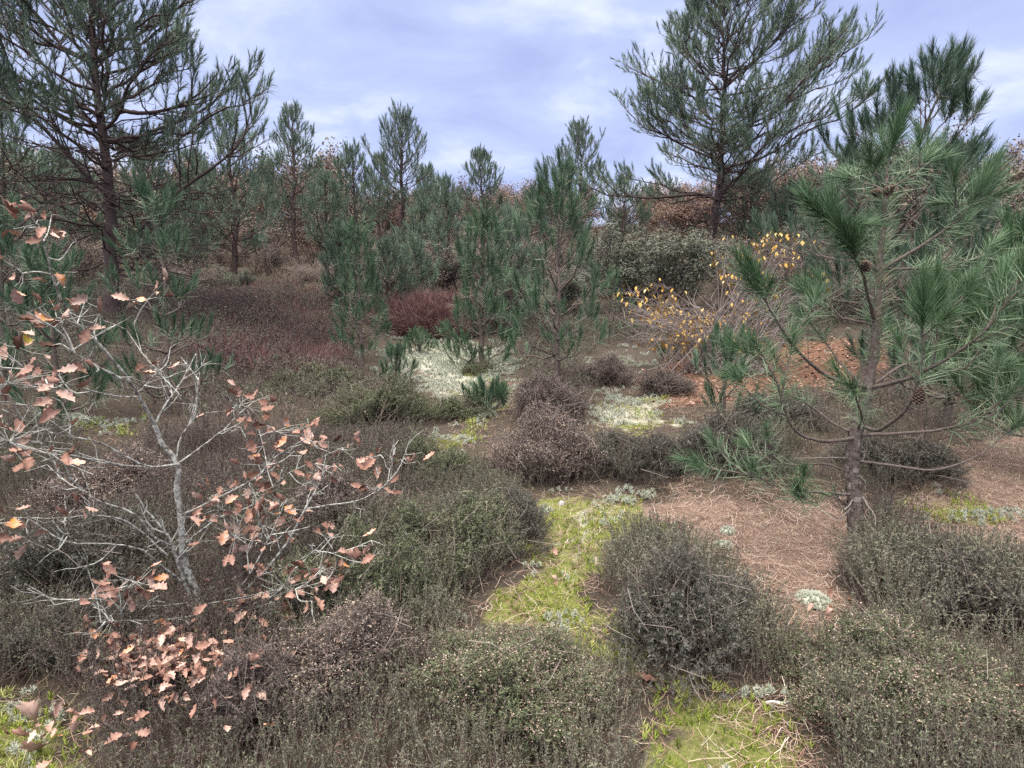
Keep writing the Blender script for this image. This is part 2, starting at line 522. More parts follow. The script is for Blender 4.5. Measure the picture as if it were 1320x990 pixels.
# ------------------------------------------------------------------ pines, generated
TF_MID = [tuft(84, .130, .0038, .19, 6, 34, 100 + k, .06, 2, (.08, .5)) for k in range(4)]
TF_OLD = [tuft(11, .17, .0032, .22, 45, 95, 120 + k, .16, 2, (.5, .95)) for k in range(4)]
TF_FAR = [tuft(44, .15, .0105, .29, 6, 34, 140 + k, .07, 1, (.05, .6)) for k in range(4)]
TF_FAROLD = [tuft(10, .17, .008, .3, 40, 85, 160 + k, .16, 1, (.45, .9)) for k in range(3)]


def pine(name, label, px, depth, top, cat='tree', r0=.08, crown0=.35, spread=1.3, whorls=9, per=5, sub=4, seed=1, lod=1, size=1.0, lean=(0, 0), up=.9, prof=None,
         dead=0, extra=None, split=False, bark=None, base=None, group=None, old=1.0, deadlen=.8, foot=.02, subspread=.42, side=.5, nmat='needle', el0=8, el1=48):
    r = np.random.default_rng(seed)
    x = (px - 660) / F * depth / FW[1] if base is None else base[0]
    y = depth if base is None else base[1]
    z = float(H(x, y))
    o3 = np.array([x, y, z])
    topz = P(px, top, y)[2]
    h = topz - z
    root = empty(name, o3, label, cat, group)
    n = 16
    t = np.linspace(0, 1, n)
    wig = np.cumsum(r.normal(0, .012, (n, 2)), 0) * h * .5
    trunk = np.stack([lean[0] * t ** 1.5 + wig[:, 0], lean[1] * t ** 1.5 + wig[:, 1], t * h * .97 - foot], -1)
    rad = r0 * (1 - t) ** .8 + .006 + r0 * .35 * np.exp(-t * 30)
    tb = MB(); tb.tube(trunk, rad, 9, .45 + r.uniform(-.1, .1, 1))
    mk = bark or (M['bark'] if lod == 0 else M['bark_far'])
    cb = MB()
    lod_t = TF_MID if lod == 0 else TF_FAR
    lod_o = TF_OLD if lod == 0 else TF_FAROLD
    prof = prof or (lambda q, az: (1 - q) ** .75 * (.35 + .65 * min(1, q * 5 + .45)))
    wh = np.linspace(crown0, .96, whorls)
    limbs = []
    for wi, tw in enumerate(wh):
        q = (tw - crown0) / (1 - crown0)
        a0 = r.uniform(0, 2 * PI)
        for k in range(per):
            az = a0 + k * 2 * PI / per + r.normal(0, .25)
            ln = spread * prof(q, az) * r.uniform(.65, 1.12) + .12 * size
            el = math.radians(el0 + el1 * q + r.normal(0, 10))
            limbs.append((tw + r.normal(0, .008), az, ln, el, q, False))
    for k in range(dead):
        limbs.append((r.uniform(.12, crown0 + .15), r.uniform(0, 2 * PI), spread * deadlen * r.uniform(.4, 1), math.radians(r.uniform(-18, 22)), 0, True))
    if extra:
        for e in extra:
            limbs.append(e)
    for lm in limbs:
        isdead = False
        if lm[0] == 'path':
            pts = spline(np.array(lm[1]) - o3, 14); ln = float(np.linalg.norm(np.diff(pts, axis=0), axis=1).sum()); q = .2
            br = lm[2]
        else:
            tw, az, ln, el, q, isdead = lm
            i0 = np.clip(tw, 0, 1)
            st = np.array([np.interp(i0, t, trunk[:, c]) for c in range(3)])
            s = np.linspace(0, 1, 9)[:, None]
            dh = np.array([math.cos(az), math.sin(az), 0])
            cu = (0 if isdead else up * r.uniform(.3, .75))
            pts = st + dh * ln * s * math.cos(el) + np.array([0, 0, 1]) * ln * (s * math.sin(el) + cu * .5 * s ** 2)
            pts = pts + np.cumsum(r.normal(0, .026, (9, 3)), 0) * ln * (1.5 if isdead else 1)
            br = min(.5 * np.interp(i0, t, rad), .008 + ln * .0075) * (.45 if isdead else 1)
        m = len(pts); s1 = np.linspace(0, 1, m)
        bb = MB() if split else tb
        nb = MB() if split else cb
        bb.tube(pts, br * (1 - s1) ** .7 + .0025 * (1 if lod == 0 else 2), 5 if lod == 0 else 4, .35 if isdead else .5)
        tpos = []; tax = []; opos = []; oax = []
        tg = np.gradient(pts, axis=0); tg /= np.linalg.norm(tg, axis=1, keepdims=True)
        nsub = max(2, int(sub * (ln / max(spread, .01) + .35)))
        for k in range(nsub + 1):
            last = k == nsub
            sp = 1.0 if last else r.uniform(.3, .97)
            p0 = np.array([np.interp(sp, s1, pts[:, c]) for c in range(3)])
            d0 = np.array([np.interp(sp, s1, tg[:, c]) for c in range(3)])
            if last:
                ends = [(p0, d0)]
            else:
                sd = np.cross(d0, [0, 0, 1]); sd /= np.linalg.norm(sd) + 1e-9
                sgn = 1 if k % 2 else -1
                dd = d0 * .75 + sd * sgn * r.uniform(.45, 1.0) + np.array([0, 0, r.uniform(-.1, .45)])
                if isdead: dd = d0 * .5 + sd * sgn * 1.0 + np.array([0, 0, r.uniform(-.6, .5)])
                dd /= np.linalg.norm(dd)
                sl = subspread * ln * (1.15 - sp) * r.uniform(.7, 1.2) + .1 * size
                ss = np.linspace(0, 1, 5)[:, None]
                sp_ = p0 + dd * sl * ss + np.array([0, 0, 1]) * sl * (.0 if isdead else .28 * up) * ss ** 2 + np.cumsum(r.normal(0, .03, (5, 3)), 0) * sl
                bb.tube(sp_, (.35 * br) * (1 - ss[:, 0]) + .0022 * (1 if lod == 0 else 2), 4 if lod == 0 else 3, .35 if isdead else .5)
                e = sp_[-1] - sp_[-2]; e /= np.linalg.norm(e)
                ends = [(sp_[-1], e)]
                for w in (.35, .6, .8):
                    pm = np.array([np.interp(w, ss[:, 0], sp_[:, c]) for c in range(3)])
                    em = e + r.normal(0, .45, 3) + [0, 0, .25]
                    if isdead:
                        if r.random() < .8:
                            em = r.normal(0, 1, 3); em /= np.linalg.norm(em)
                            tw2 = np.stack([pm, pm + em * sl * .18, pm + em * sl * .36 + r.normal(0, .04, 3) * sl])
                            bb.tube(tw2, [.0025 * (1.5 if lod else 1)] * 3, 3, .3)
                        continue
                    if r.random() > side: continue
                    em /= np.linalg.norm(em)
                    qq = pm + em * .12 * size
                    bb.tube(np.stack([pm, qq]), [.003 * (1 if lod == 0 else 1.6)] * 2, 3, .5)
                    ends.append((qq, em))
                    opos.append(pm); oax.append(e)
            if isdead:
                continue
            for (pe, ee) in ends:
                ax = ee * .55 + np.array([0, 0, .7]) * up + r.normal(0, .16, 3)
                tpos.append(pe); tax.append(ax)
        if not isdead:
            for sp in np.arange(.45, 1, .16 if lod else .09):
                if r.random() < old:
                    opos.append(np.array([np.interp(sp, s1, pts[:, c]) for c in range(3)])); oax.append(np.array([np.interp(sp, s1, tg[:, c]) for c in range(3)]))
        for pos, ax, T, dt in ((tpos, tax, lod_t, 0), (opos, oax, lod_o, 0)):
            if not pos: continue
            pos = np.array(pos); ax = np.array(ax); w = r.integers(0, len(T), len(pos))
            for k in range(len(T)):
                ix = w == k
                nb.inst(T[k], frames(ax[ix], rng=r, scale=size * r.uniform(.75, 1.15, ix.sum())), pos[ix] - ax[ix] * .04, r.normal(0, .08, ix.sum()))
        if split:
            bo = bb.build('branch', mk, root)
            if nb.n: nb.build('needles', M[nmat], bo)
    # leader tufts
    ld = MB() if split else cb
    pos = np.stack([trunk[-1] - np.array([0, 0, .12 * k * size]) for k in range(4)] + [trunk[-1] + r.normal(0, .06, 3) * size for _ in range(4)])
    ax = np.concatenate([np.tile([[0, 0, 1.0]], (4, 1)), np.array([0, 0, 1.0]) + r.normal(0, .35, (4, 3))])
    ld.inst(lod_t[0], frames(ax, rng=r, scale=size), pos, 0)
    tb.build('trunk', mk, root)
    if split:
        ld.build('needles', M[nmat], root)
    else:
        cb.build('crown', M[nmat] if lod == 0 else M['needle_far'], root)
    return root


# big pine on the right: wide crown, longer low limbs to the left, high limbs to the right
def prof_right(q, az):
    c = math.cos(az)
    a = (1 - q) ** .5 * (.55 + .45 * min(1, q * 4 + .6))
    return a * (1 + .22 * c * (q * 2 - .5))


pine('pine_tree', 'tall broad-crowned pine with bare reddish trunk standing beyond the yellow-leaved shrub', 910, 20.5, 4, r0=.155, crown0=.30, spread=4.7, whorls=15, per=5, sub=12, seed=11,
     lod=1, size=1.25, lean=(.1, 0), up=.55, el0=4, el1=40, prof=prof_right, dead=22, deadlen=.55, old=.7, subspread=.42, side=1.0)


def prof_left(q, az):
    return (1 - q) ** .45 * (.6 + .4 * min(1, q * 3 + .4))


D = 9.6
pine('pine_tree', 'tall dark pine at the left cut by the frame, with many bare lower branches', 155, D, -95, r0=.10, crown0=.42, spread=2.5, whorls=13, per=5, sub=9, seed=5, lod=1, size=.82, up=.75,
     prof=prof_left, dead=44, deadlen=.95, old=.6, subspread=.42, side=1.0,
     extra=[('path', [P(158, 318, D), P(185, 292, D - .1), P(212, 262, D - .2), P(245, 236, D - .3), P(285, 208, D - .4), P(312, 180, D - .4), P(325, 135, D - .4)], .035),
            ('path', [P(150, 140, D), P(180, 146, D - .3), P(220, 140, D - .6), P(255, 122, D - .8), P(282, 92, D - .9)], .03),
            ('path', [P(158, 270, D), P(110, 225, D - .4), P(50, 160, D - .8), P(0, 135, D - 1)], .035)])

# pines of the middle distance
MID = [  # px, depth, top, r0, spread, crown0, whorls, seed, size, label
    (386, 22, 138, .10, 1.45, .30, 10, 21, 1.0, 'slender pine with a pointed crown of upright shoots, clear of its neighbours against the sky'),
    (520, 22, 152, .12, 1.9, .34, 11, 22, 1.0, 'broad pine with a rounded top, tallest of the distant cluster in the centre'),
    (462, 24, 196, .09, 1.35, .30, 9, 23, 1.0, 'lower pine crowding the left flank of the rounded distant pine'),
    (622, 26, 200, .09, 1.25, .42, 8, 24, 1.0, 'thin distant pine with a small crown standing alone on the skyline'),
    (575, 17, 238, .06, .8, .2, 8, 25, .9, 'small pine with candle-like shoots below the gap in the distant pines'),
    (310, 17, 150, .08, 1.3, .15, 11, 26, .9, 'pale grey-green pine with drooping foliage just behind the long bare limb'),
    (745, 27, 168, .12, 2.0, .30, 10, 27, 1.1, 'leaning distant pine partly hidden behind the left side of the broad-crowned pine'),
    (500, 14, 322, .05, .65, .12, 7, 28, .8, 'low bushy pine at the edge of the red-brown bracken mound'),
    (442, 14.5, 300, .05, .5, .12, 7, 29, .8, 'low pine peeping out behind the bright green young pine'),
    (962, 24, 240, .12, 1.9, .25, 9, 30, 1.1, 'dark pine low behind the reddish trunk of the broad-crowned pine'),
    (655, 13, 285, .05, .75, .15, 8, 31, .85, 'young pine with upright candles just behind the slender young pine in the centre'),
    (545, 20, 268, .06, .9, .2, 7, 32, .9, 'small dark pine in the gap before the distant autumn scrub'),
    (1085, 15, 205, .10, 1.4, .15, 9, 33, 1.0, 'dense dark pine behind the near pine with the brown cone'),
    (20, 13, 150, .10, 1.7, .2, 9, 34, 1.0, 'dark pine behind the crown of the tall pine at the frame edge'),
    (240, 15, 262, .05, .9, .12, 7, 36, .9, 'grey-green young pine on the slope beside the bare limbs of the tall pine'),
]
MID += [
    (262, 20, 205, .08, 1.2, .2, 9, 201, 1.0, 'grey-green pine peeping out behind the end of the long bare limb'),
    (350, 25, 215, .08, 1.2, .25, 8, 202, 1.0, 'short pine just left of the slender pointed pine'),
    (425, 20, 232, .07, 1.0, .2, 8, 203, .95, 'short dense pine between the slender pointed pine and the lower pine'),
    (492, 28, 205, .08, 1.1, .35, 8, 204, 1.0, 'thin far pine squeezed between the two pines of the distant cluster'),
    (556, 25, 222, .08, 1.1, .25, 8, 205, 1.0, 'open pine just right of the rounded distant pine'),
    (690, 24, 248, .08, 1.2, .2, 8, 207, 1.0, 'far pine showing above the slender centre pine'),
    (800, 26, 235, .08, 1.3, .25, 8, 208, 1.0, 'far pine under the drooping left bough of the broad-crowned pine'),
    (100, 17, 215, .09, 1.5, .25, 9, 209, 1.0, 'pine behind the tall pine, left of its trunk'),
    (205, 16, 195, .08, 1.3, .25, 9, 210, 1.0, 'pine behind the tall pine, right of its trunk'),
    (535, 15.5, 318, .05, .7, .1, 6, 211, .85, 'low dark pine directly above the bracken mound'),
    (1010, 21, 250, .09, 1.5, .2, 8, 212, 1.0, 'pine between the reddish trunk and the near pine'),
]
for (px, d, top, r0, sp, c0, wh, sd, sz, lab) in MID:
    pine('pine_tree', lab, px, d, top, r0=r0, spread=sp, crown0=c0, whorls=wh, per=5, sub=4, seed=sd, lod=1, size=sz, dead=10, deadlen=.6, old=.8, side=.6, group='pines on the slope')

# leaning pine top behind the near pine
pine('pine_tree', 'tall pine leaning to one side with thick dark tufts above the near pine', 1110, 8.2, 100, r0=.07, spread=1.35, crown0=.3, whorls=8, per=4, sub=5, seed=61, lod=0, size=1.3,
     lean=(.75, 0), up=.8, old=.12, dead=6, side=.5, nmat='needle_dark')

# younger pines nearer the camera: every limb a part with its own needles
pine('young_pine', 'slender young pine with a reddish bare stem at the centre of the heath', 717, 7.0, 240, r0=.036, spread=.55, crown0=.24, whorls=8, per=5, sub=2, seed=71, nmat='needle_young', lod=0, size=1.0, split=True, old=.4, dead=7, side=.15, up=1.0,
     prof=lambda q, az: (1 - q) ** .6 * (.75 + .25 * min(1, q * 3)))
pine('young_pine', 'bushy dark young pine pressed against the slender centre pine, foliage to the ground', 622, 9.6, 292, r0=.04, spread=.5, crown0=.05, whorls=10, per=5, sub=3, seed=72, nmat='needle_young', lod=0, size=.95, split=True, old=.7, side=.3,
     prof=lambda q, az: (1 - q) ** .4 * .95)
pine('young_pine', 'bright green conical young pine standing alone on the brown heather slope', 468, 10.0, 306, r0=.035, spread=.40, crown0=.10, whorls=8, per=5, sub=2, seed=73, nmat='needle_young', lod=0, size=.95, split=True, old=.6, side=.3,
     prof=lambda q, az: (1 - q) ** .55 * .95)
pine('young_pine', 'young pine with upright tufts behind the bare oak sapling', 215, 6.0, 282, r0=.024, spread=.42, crown0=.12, whorls=5, per=4, sub=2, seed=74, nmat='needle_young', lod=0, size=.92, split=True, old=.5, side=.3,
     prof=lambda q, az: (1 - q) ** .4 * .95)
pine('young_pine', 'dark low young pine behind the curled leaves of the oak sapling', 72, 5.4, 375, r0=.022, spread=.42, crown0=.15, whorls=4, per=4, sub=2, side=.3, seed=75, nmat='needle_young', lod=0, size=.95, split=True, old=.9,
     prof=lambda q, az: (1 - q) ** .35 * .9)
pine('young_pine', 'young pine cut by the left frame edge behind the oak leaves', 5, 6.2, 290, r0=.03, spread=.4, crown0=.15, whorls=4, per=4, sub=2, side=.3, seed=76, nmat='needle_young', lod=0, size=1.0, split=True, old=.8)
pine('young_pine', 'young pine with dense tufts cut by the right frame edge', 1335, 4.3, 330, r0=.03, spread=.5, crown0=.2, whorls=6, per=5, sub=3, seed=77, lod=0, size=1.05, split=True, old=1.0,
     prof=lambda q, az: (1 - q) ** .45 * .9)
pine('young_pine', 'pale young pine filling the gap right behind the near pine', 1225, 5.6, 290, r0=.03, spread=.7, crown0=.16, whorls=6, per=5, sub=3, seed=78, lod=0, size=1.0, split=True, old=.7, side=.3, nmat='needle_dark',
     prof=lambda q, az: (1 - q) ** .45 * .95)
for (px, d, top, sd, sp, lab) in [
        (510, 8.4, 462, 81, .26, 'knee-high bluish pine seedling among green heather'),
        (541, 11.2, 440, 82, .2, 'tiny pine seedling on the pale lichen patch'),
        (868, 10.5, 440, 83, .25, 'small green pine seedling below the yellow-leaved shrub'),
        (628, 6.4, 520, 84, .16, 'tiny pine seedling beside the moss path'),
        (790, 12.5, 360, 85, .6, 'low pale pine between the centre pine and the yellow-leaved shrub'),
        (935, 6.0, 455, 86, .42, 'sparse low pine left of the near pine, in front of rusty leaf litter')]:
    pine('pine_seedling', lab, px, d, top, cat='young tree', r0=.012, spread=sp, crown0=.1, whorls=4, per=3, sub=1, seed=sd, lod=0, size=.75, old=.8, side=.2, nmat='needle_young', group='pine seedlings on the heath')


# ------------------------------------------------------------------ the near pine, limb by limb
NT = [tuft(280, .135, .0032, .17, 8, 46, 200 + k, .05, 2, (.2, .55)) for k in range(4)]       # dense green tip
NS = [tuft(110, .15, .0030, .14, 14, 60, 210 + k, .07, 2, (.15, .55)) for k in range(3)]       # lesser tip
NO = [tuft(8, .14, .0030, .06, 35, 85, 220 + k, .15, 2, (.36, .85)) for k in range(5)]        # long old needles


def near_pine():
    r = np.random.default_rng(99)
    b0 = G(1105, 700); D0 = b0[1]
    root = empty('young_pine', b0, 'near young pine with rough grey stem, long pale needles and a brown cone', 'tree')

    def W(px, py, dd=0): return P(px, py, D0 + dd) - b0
    tp = spline([np.array([0, 0, -.03]), W(1101, 640), W(1099, 590), W(1106, 545), W(1119, 500), W(1129, 430), W(1133, 350), W(1139, 290), W(1142, 245)], 36)
    tr = np.interp(np.linspace(0, 1, 36), [0, .06, .3, .5, .8, 1], [.050, .041, .033, .026, .016, .011])
    tr = tr * (1 + r.normal(0, .05, 36))
    tb = MB(); tb.tube(tp, tr, 14, .5)
    for k in range(260):                      # loose bark plates on the lower stem
        i = r.integers(0, 18); ph = r.uniform(0, 2 * PI)
        c = tp[i] + (tp[i + 1] - tp[i]) * r.random(); rr = tr[i] * 1.02
        e = np.array([math.cos(ph), math.sin(ph), 0]); tn = np.array([-math.sin(ph), math.cos(ph), 0])
        s = r.uniform(.006, .013); hh = r.uniform(.008, .02)
        c = c + e * rr
        tb.add([c - tn * s - [0, 0, hh], c + tn * s - [0, 0, hh], c + tn * s * .8 + [0, 0, hh], c - tn * s * .8 + [0, 0, hh], c + e * .005], [[0, 1, 4], [1, 2, 4], [2, 3, 4], [3, 0, 4]], r.uniform(.3, .85))
    tb.build('trunk', M['bark'], root)

    def limb(pts, rad, tip=1, old=(.35, 1), dens=1.0, tips=None, dead=False, tipax=None, oldtone=0):
        p = spline(pts, 26); s1 = np.linspace(0, 1, 26)
        p = p + np.cumsum(r.normal(0, .0018, (26, 3)), 0)
        bb = MB(); nb = MB()
        bb.tube(p, rad * (1 - .68 * s1), 7, .8 if dead else .5)
        ln = np.linalg.norm(np.diff(p, axis=0), axis=1).sum()
        tg = np.gradient(p, axis=0); tg /= np.linalg.norm(tg, axis=1, keepdims=True)
        at = lambda a, s: np.array([np.interp(s, s1, a[:, c]) for c in range(3)])
        n = int(ln * (old[1] - old[0]) / .027 * dens)
        if n > 0 and not dead:
            ss = r.uniform(*old, n)
            pos = np.stack([at(p, s) for s in ss]); ax = np.stack([at(tg, s) for s in ss])
            w = r.integers(0, 5, n)
            for k in range(5):
                ix = w == k
                nb.inst(NO[k], frames(ax[ix] + r.normal(0, .25, (ix.sum(), 3)), rng=r, scale=r.uniform(.75, 1.15, ix.sum())), pos[ix], r.normal(oldtone, .06, ix.sum()))
        if tip and not dead:
            e = tg[-1] if tipax is None else np.array(tipax)
            e = e / np.linalg.norm(e)
            T = NT if tip >= 1 else NS
            nb.inst(T[r.integers(0, 3)], frames(e[None], rng=r, scale=np.array([min(tip, 1.25)])), p[-1:] - e * .03, 0)
            for k in range(2 if tip >= 1 else 1):          # side buds round the tip
                ee = e + r.normal(0, .5, 3) + [0, 0, .2]; ee /= np.linalg.norm(ee)
                q = p[-1] - e * .05
                bb.tube(np.stack([q, q + ee * .07]), [.004, .003], 5, .5)
                nb.inst(NS[r.integers(0, 3)], frames(ee[None], rng=r, scale=np.array([.8])), (q + ee * .05)[None], 0)
        for (s, d, l, k) in tips or []:
            q = at(p, s); d = np.array(d, float); d /= np.linalg.norm(d)
            e = np.stack([q, q + d * l * .5 + r.normal(0, .01, 3), q + d * l + [0, 0, l * .2]])
            bb.tube(spline(e, 6), np.linspace(.006, .004, 6), 5, .5)
            dd = e[-1] - e[-2]; dd /= np.linalg.norm(dd)
            if k:
                nb.inst((NT if k >= 1 else NS)[r.integers(0, 3)], frames((dd + [0, 0, .4])[None], rng=r, scale=np.array([min(k + .15, 1.15)])), e[-1:], 0)
                m = max(2, int(l / .03))
                for z in range(m):
                    qq = q + (e[-1] - q) * r.random()
                    nb.inst(NO[r.integers(0, 5)], frames((dd + r.normal(0, .2, 3))[None], rng=r, scale=np.array([.95])), qq[None], .0)
        bo = bb.build('branch', M['bark'], root)
        if nb.n:
            nb.build('needles', M['needle'], bo)
        return bo
    # leader with its crown of tufts
    limb([W(1142, 245), W(1143, 222), W(1145, 200)], .011, 1.15, (0, .6), 1.2)
    limb([W(1141, 246), W(1132, 236, -.05), W(1120, 222, -.1)], .008, .95, (.2, 1), 1)
    limb([W(1141, 246), W(1165, 232, .05), W(1190, 208, .12)], .008, 1.0, (.2, 1), 1)
    limb([W(1141, 246), W(1150, 232, .15), W(1168, 205, .28)], .008, .9, (.2, 1), 1)
    limb([W(1141, 246), W(1120, 240, .15), W(1098, 228, .3)], .007, .8, (.2, 1), 1)
    # old needles along the upper stem
    nb = MB()
    for s in r.uniform(.55, .97, 95):
        i = s * 35
        q = np.array([np.interp(i, np.arange(36), tp[:, c]) for c in range(3)])
        nb.inst(NO[r.integers(0, 5)], frames(np.array([[0, 0, 1.0]]) + r.normal(0, .3, (1, 3)), rng=r, scale=np.array([r.uniform(.8, 1.1)])), q[None], r.normal(.02, .06, 1))
    nb.build('needles', M['needle'], root)
    # limbs that carry green tips
    limb([W(1132, 352), W(1165, 332, -.05), W(1200, 310, -.1), W(1238, 282, -.15), W(1258, 250, -.15)], .012, 1.15, (.25, 1), 1.3, [(.55, (.6, -.3, .5), .16, .8), (.8, (.7, .2, .3), .14, .9), (.75, (-.4, -.2, .7), .12, .7)])
    limb([W(1128, 415), W(1120, 385, -.12), W(1113, 355, -.22), W(1104, 328, -.3)], .012, 1.2, (.1, 1), 1.1, [(.9, (-.7, -.2, .5), .13, .9)])
    limb([W(1132, 350), W(1110, 330, -.1), W(1085, 308, -.2), W(1066, 285, -.25)], .010, 1.05, (.3, 1), 1.1, [(.7, (-.5, .2, .5), .13, .8)])
    limb([W(1128, 420), W(1100, 415, .1), W(1070, 408, .2), W(1045, 388, .25)], .009, .9, (.3, 1), 1.2, [(.5, (-.4, .2, .5), .14, .7)])
    limb([W(1120, 499), W(1090, 492, -.08), W(1058, 478, -.18), W(1026, 447, -.28), W(1000, 405, -.34), W(985, 378, -.36)], .013, 1.05, (.45, 1), .9, [(.97, (-.6, .1, .5), .10, .7), (.6, (.4, .2, .6), .18, .6)])
    limb([W(1122, 499), W(1150, 493, -.1), W(1180, 486, -.2), W(1234, 456, -.35), W(1276, 422, -.45), W(1322, 355, -.5)], .014, 1.2, (.35, 1), 1.4, [(.5, (-.1, -.2, .8), .20, 1), (.65, (.6, -.5, .3), .2, .9), (.8, (.5, .4, .4), .2, 1), (.85, (.3, -.5, .6), .16, .8)])
    limb([W(1112, 551), W(1132, 556, -.15), W(1162, 536, -.3), W(1172, 518, -.36), W(1184, 475, -.42), W(1188, 425, -.45)], .012, 1.25, (.62, 1), 1.1, [(.75, (-.4, .2, .5), .1, .6)])
    limb([W(1104, 564), W(1080, 568, -.1), W(1052, 567, -.2), W(1026, 553, -.28), W(1012, 520, -.34), W(1004, 490, -.36), W(982, 452, -.4)], .011, .7, (.55, 1), 1.0, [(.72, (.2, .1, .8), .18, .7), (.85, (-.5, .2, .5), .14, .5), (.6, (-.7, .1, .3), .22, .5)])
    limb([W(1107, 563), W(1160, 560, -.05), W(1215, 556, -.1), W(1274, 538, -.2), W(1325, 505, -.25)], .011, .7, (.5, 1), 1.0, [(.6, (.5, -.4, .4), .2, .7), (.8, (.3, .4, .6), .2, .7)])
    limb([W(1103, 594), W(1150, 598, -.1), W(1203, 602, -.2), W(1254, 586, -.25), W(1300, 552, -.3)], .009, .5, (.75, 1), .6)
    limb([W(1099, 637), W(1065, 634, -.1), W(1030, 628, -.2), W(975, 610, -.3), W(915, 598, -.35)], .009, .55, (.35, 1), .8, [(.6, (-.6, -.3, .1), .16, .5), (.75, (-.6, .4, .3), .18, .5), (.45, (-.3, -.6, .2), .2, .5)], oldtone=-.05)
    limb([W(1104, 558), W(1075, 545, .1), W(1040, 520, .2), W(1000, 500, .3), W(960, 480, .4)], .009, .7, (.4, 1), .9, [(.6, (-.3, .3, .6), .18, .7)])
    limb([W(1101, 610), W(1060, 600, .1), W(1010, 600, .25), W(965, 580, .35)], .008, .6, (.35, 1), .9, [(.7, (-.4, -.2, .4), .16, .5)])
    limb([W(1127, 440), W(1160, 430, .15), W(1200, 415, .3), W(1228, 385, .35)], .010, 1.0, (.3, 1), 1.3, [(.6, (.2, .3, .6), .16, .8), (.8, (.6, -.2, .4), .14, .8)])
    limb([W(1105, 553), W(1112, 540, -.2), W(1108, 520, -.38), W(1102, 505, -.48)], .008, .75, (.2, 1), 1.2)
    limb([W(1133, 345), W(1170, 345, .2), W(1215, 340, .35), W(1262, 330, .45)], .009, .9, (.3, 1), 1.4, [(.6, (.4, -.2, .6), .15, .8)])
    limb([W(1119, 500), W(1085, 470, .2), W(1060, 440, .3), W(1040, 415, .35)], .008, .7, (.35, 1), 1.1)
    limb([W(1120, 499), W(1170, 470, .25), W(1230, 480, .4), W(1290, 470, .45)], .009, .7, (.3, 1), 1.5, [(.5, (.2, .2, .6), .18, .7), (.75, (.3, -.3, .6), .16, .7)])
    limb([W(1100, 655), W(1072, 640, -.15), W(1052, 648, -.25), W(1035, 640, -.3)], .006, .5, (.2, 1), .6, oldtone=-.1)
    # dead lower twigs, silvery
    for pts in ([(1103, 605), (1112, 622), (1118, 634)], [(1110, 640), (1122, 655), (1131, 668), (1132, 680)], [(1098, 590), (1060, 588), (1022, 589)], [(1100, 637), (1085, 640), (1058, 637)],
                [(1099, 655), (1084, 648), (1070, 620), (1066, 605)], [(1101, 640), (1088, 655), (1075, 640)], [(1110, 660), (1130, 682), (1150, 698)], [(1100, 670), (1118, 690), (1128, 700)],
                [(1108, 600), (1116, 580), (1113, 566)], [(1100, 648), (1080, 668), (1062, 660)], [(1140, 670), (1150, 640), (1156, 622)]):
        dd = r.uniform(-.12, 0)
        limb([W(q[0], q[1], dd * k) for k, q in enumerate(pts)], .0055, 0, dead=True)
    # cones
    for (px, py, dd, L, w, ax) in ((1182, 520, -.40, .085, .058, (.1, -.2, 1)), (1116, 346, -.26, .075, .05, (-.3, -.5, .2)), (1140, 250, -.06, .06, .045, (.3, -.6, .4)), (1148, 248, .03, .06, .045, (.6, .2, .3)), (1134, 250, .02, .055, .04, (-.7, -.1, .2))):
        c = cone_mesh(L, w, int(px)).build('cone', M['cone'], root)
        from mathutils import Matrix
        mm = frames(np.array([ax], float), np.array([0.3]))[0]
        c.matrix_local = Matrix([[*mm[0], 0], [*mm[1], 0], [*mm[2], 0], [0, 0, 0, 1]])
        c.location = W(px, py, dd)


near_pine()


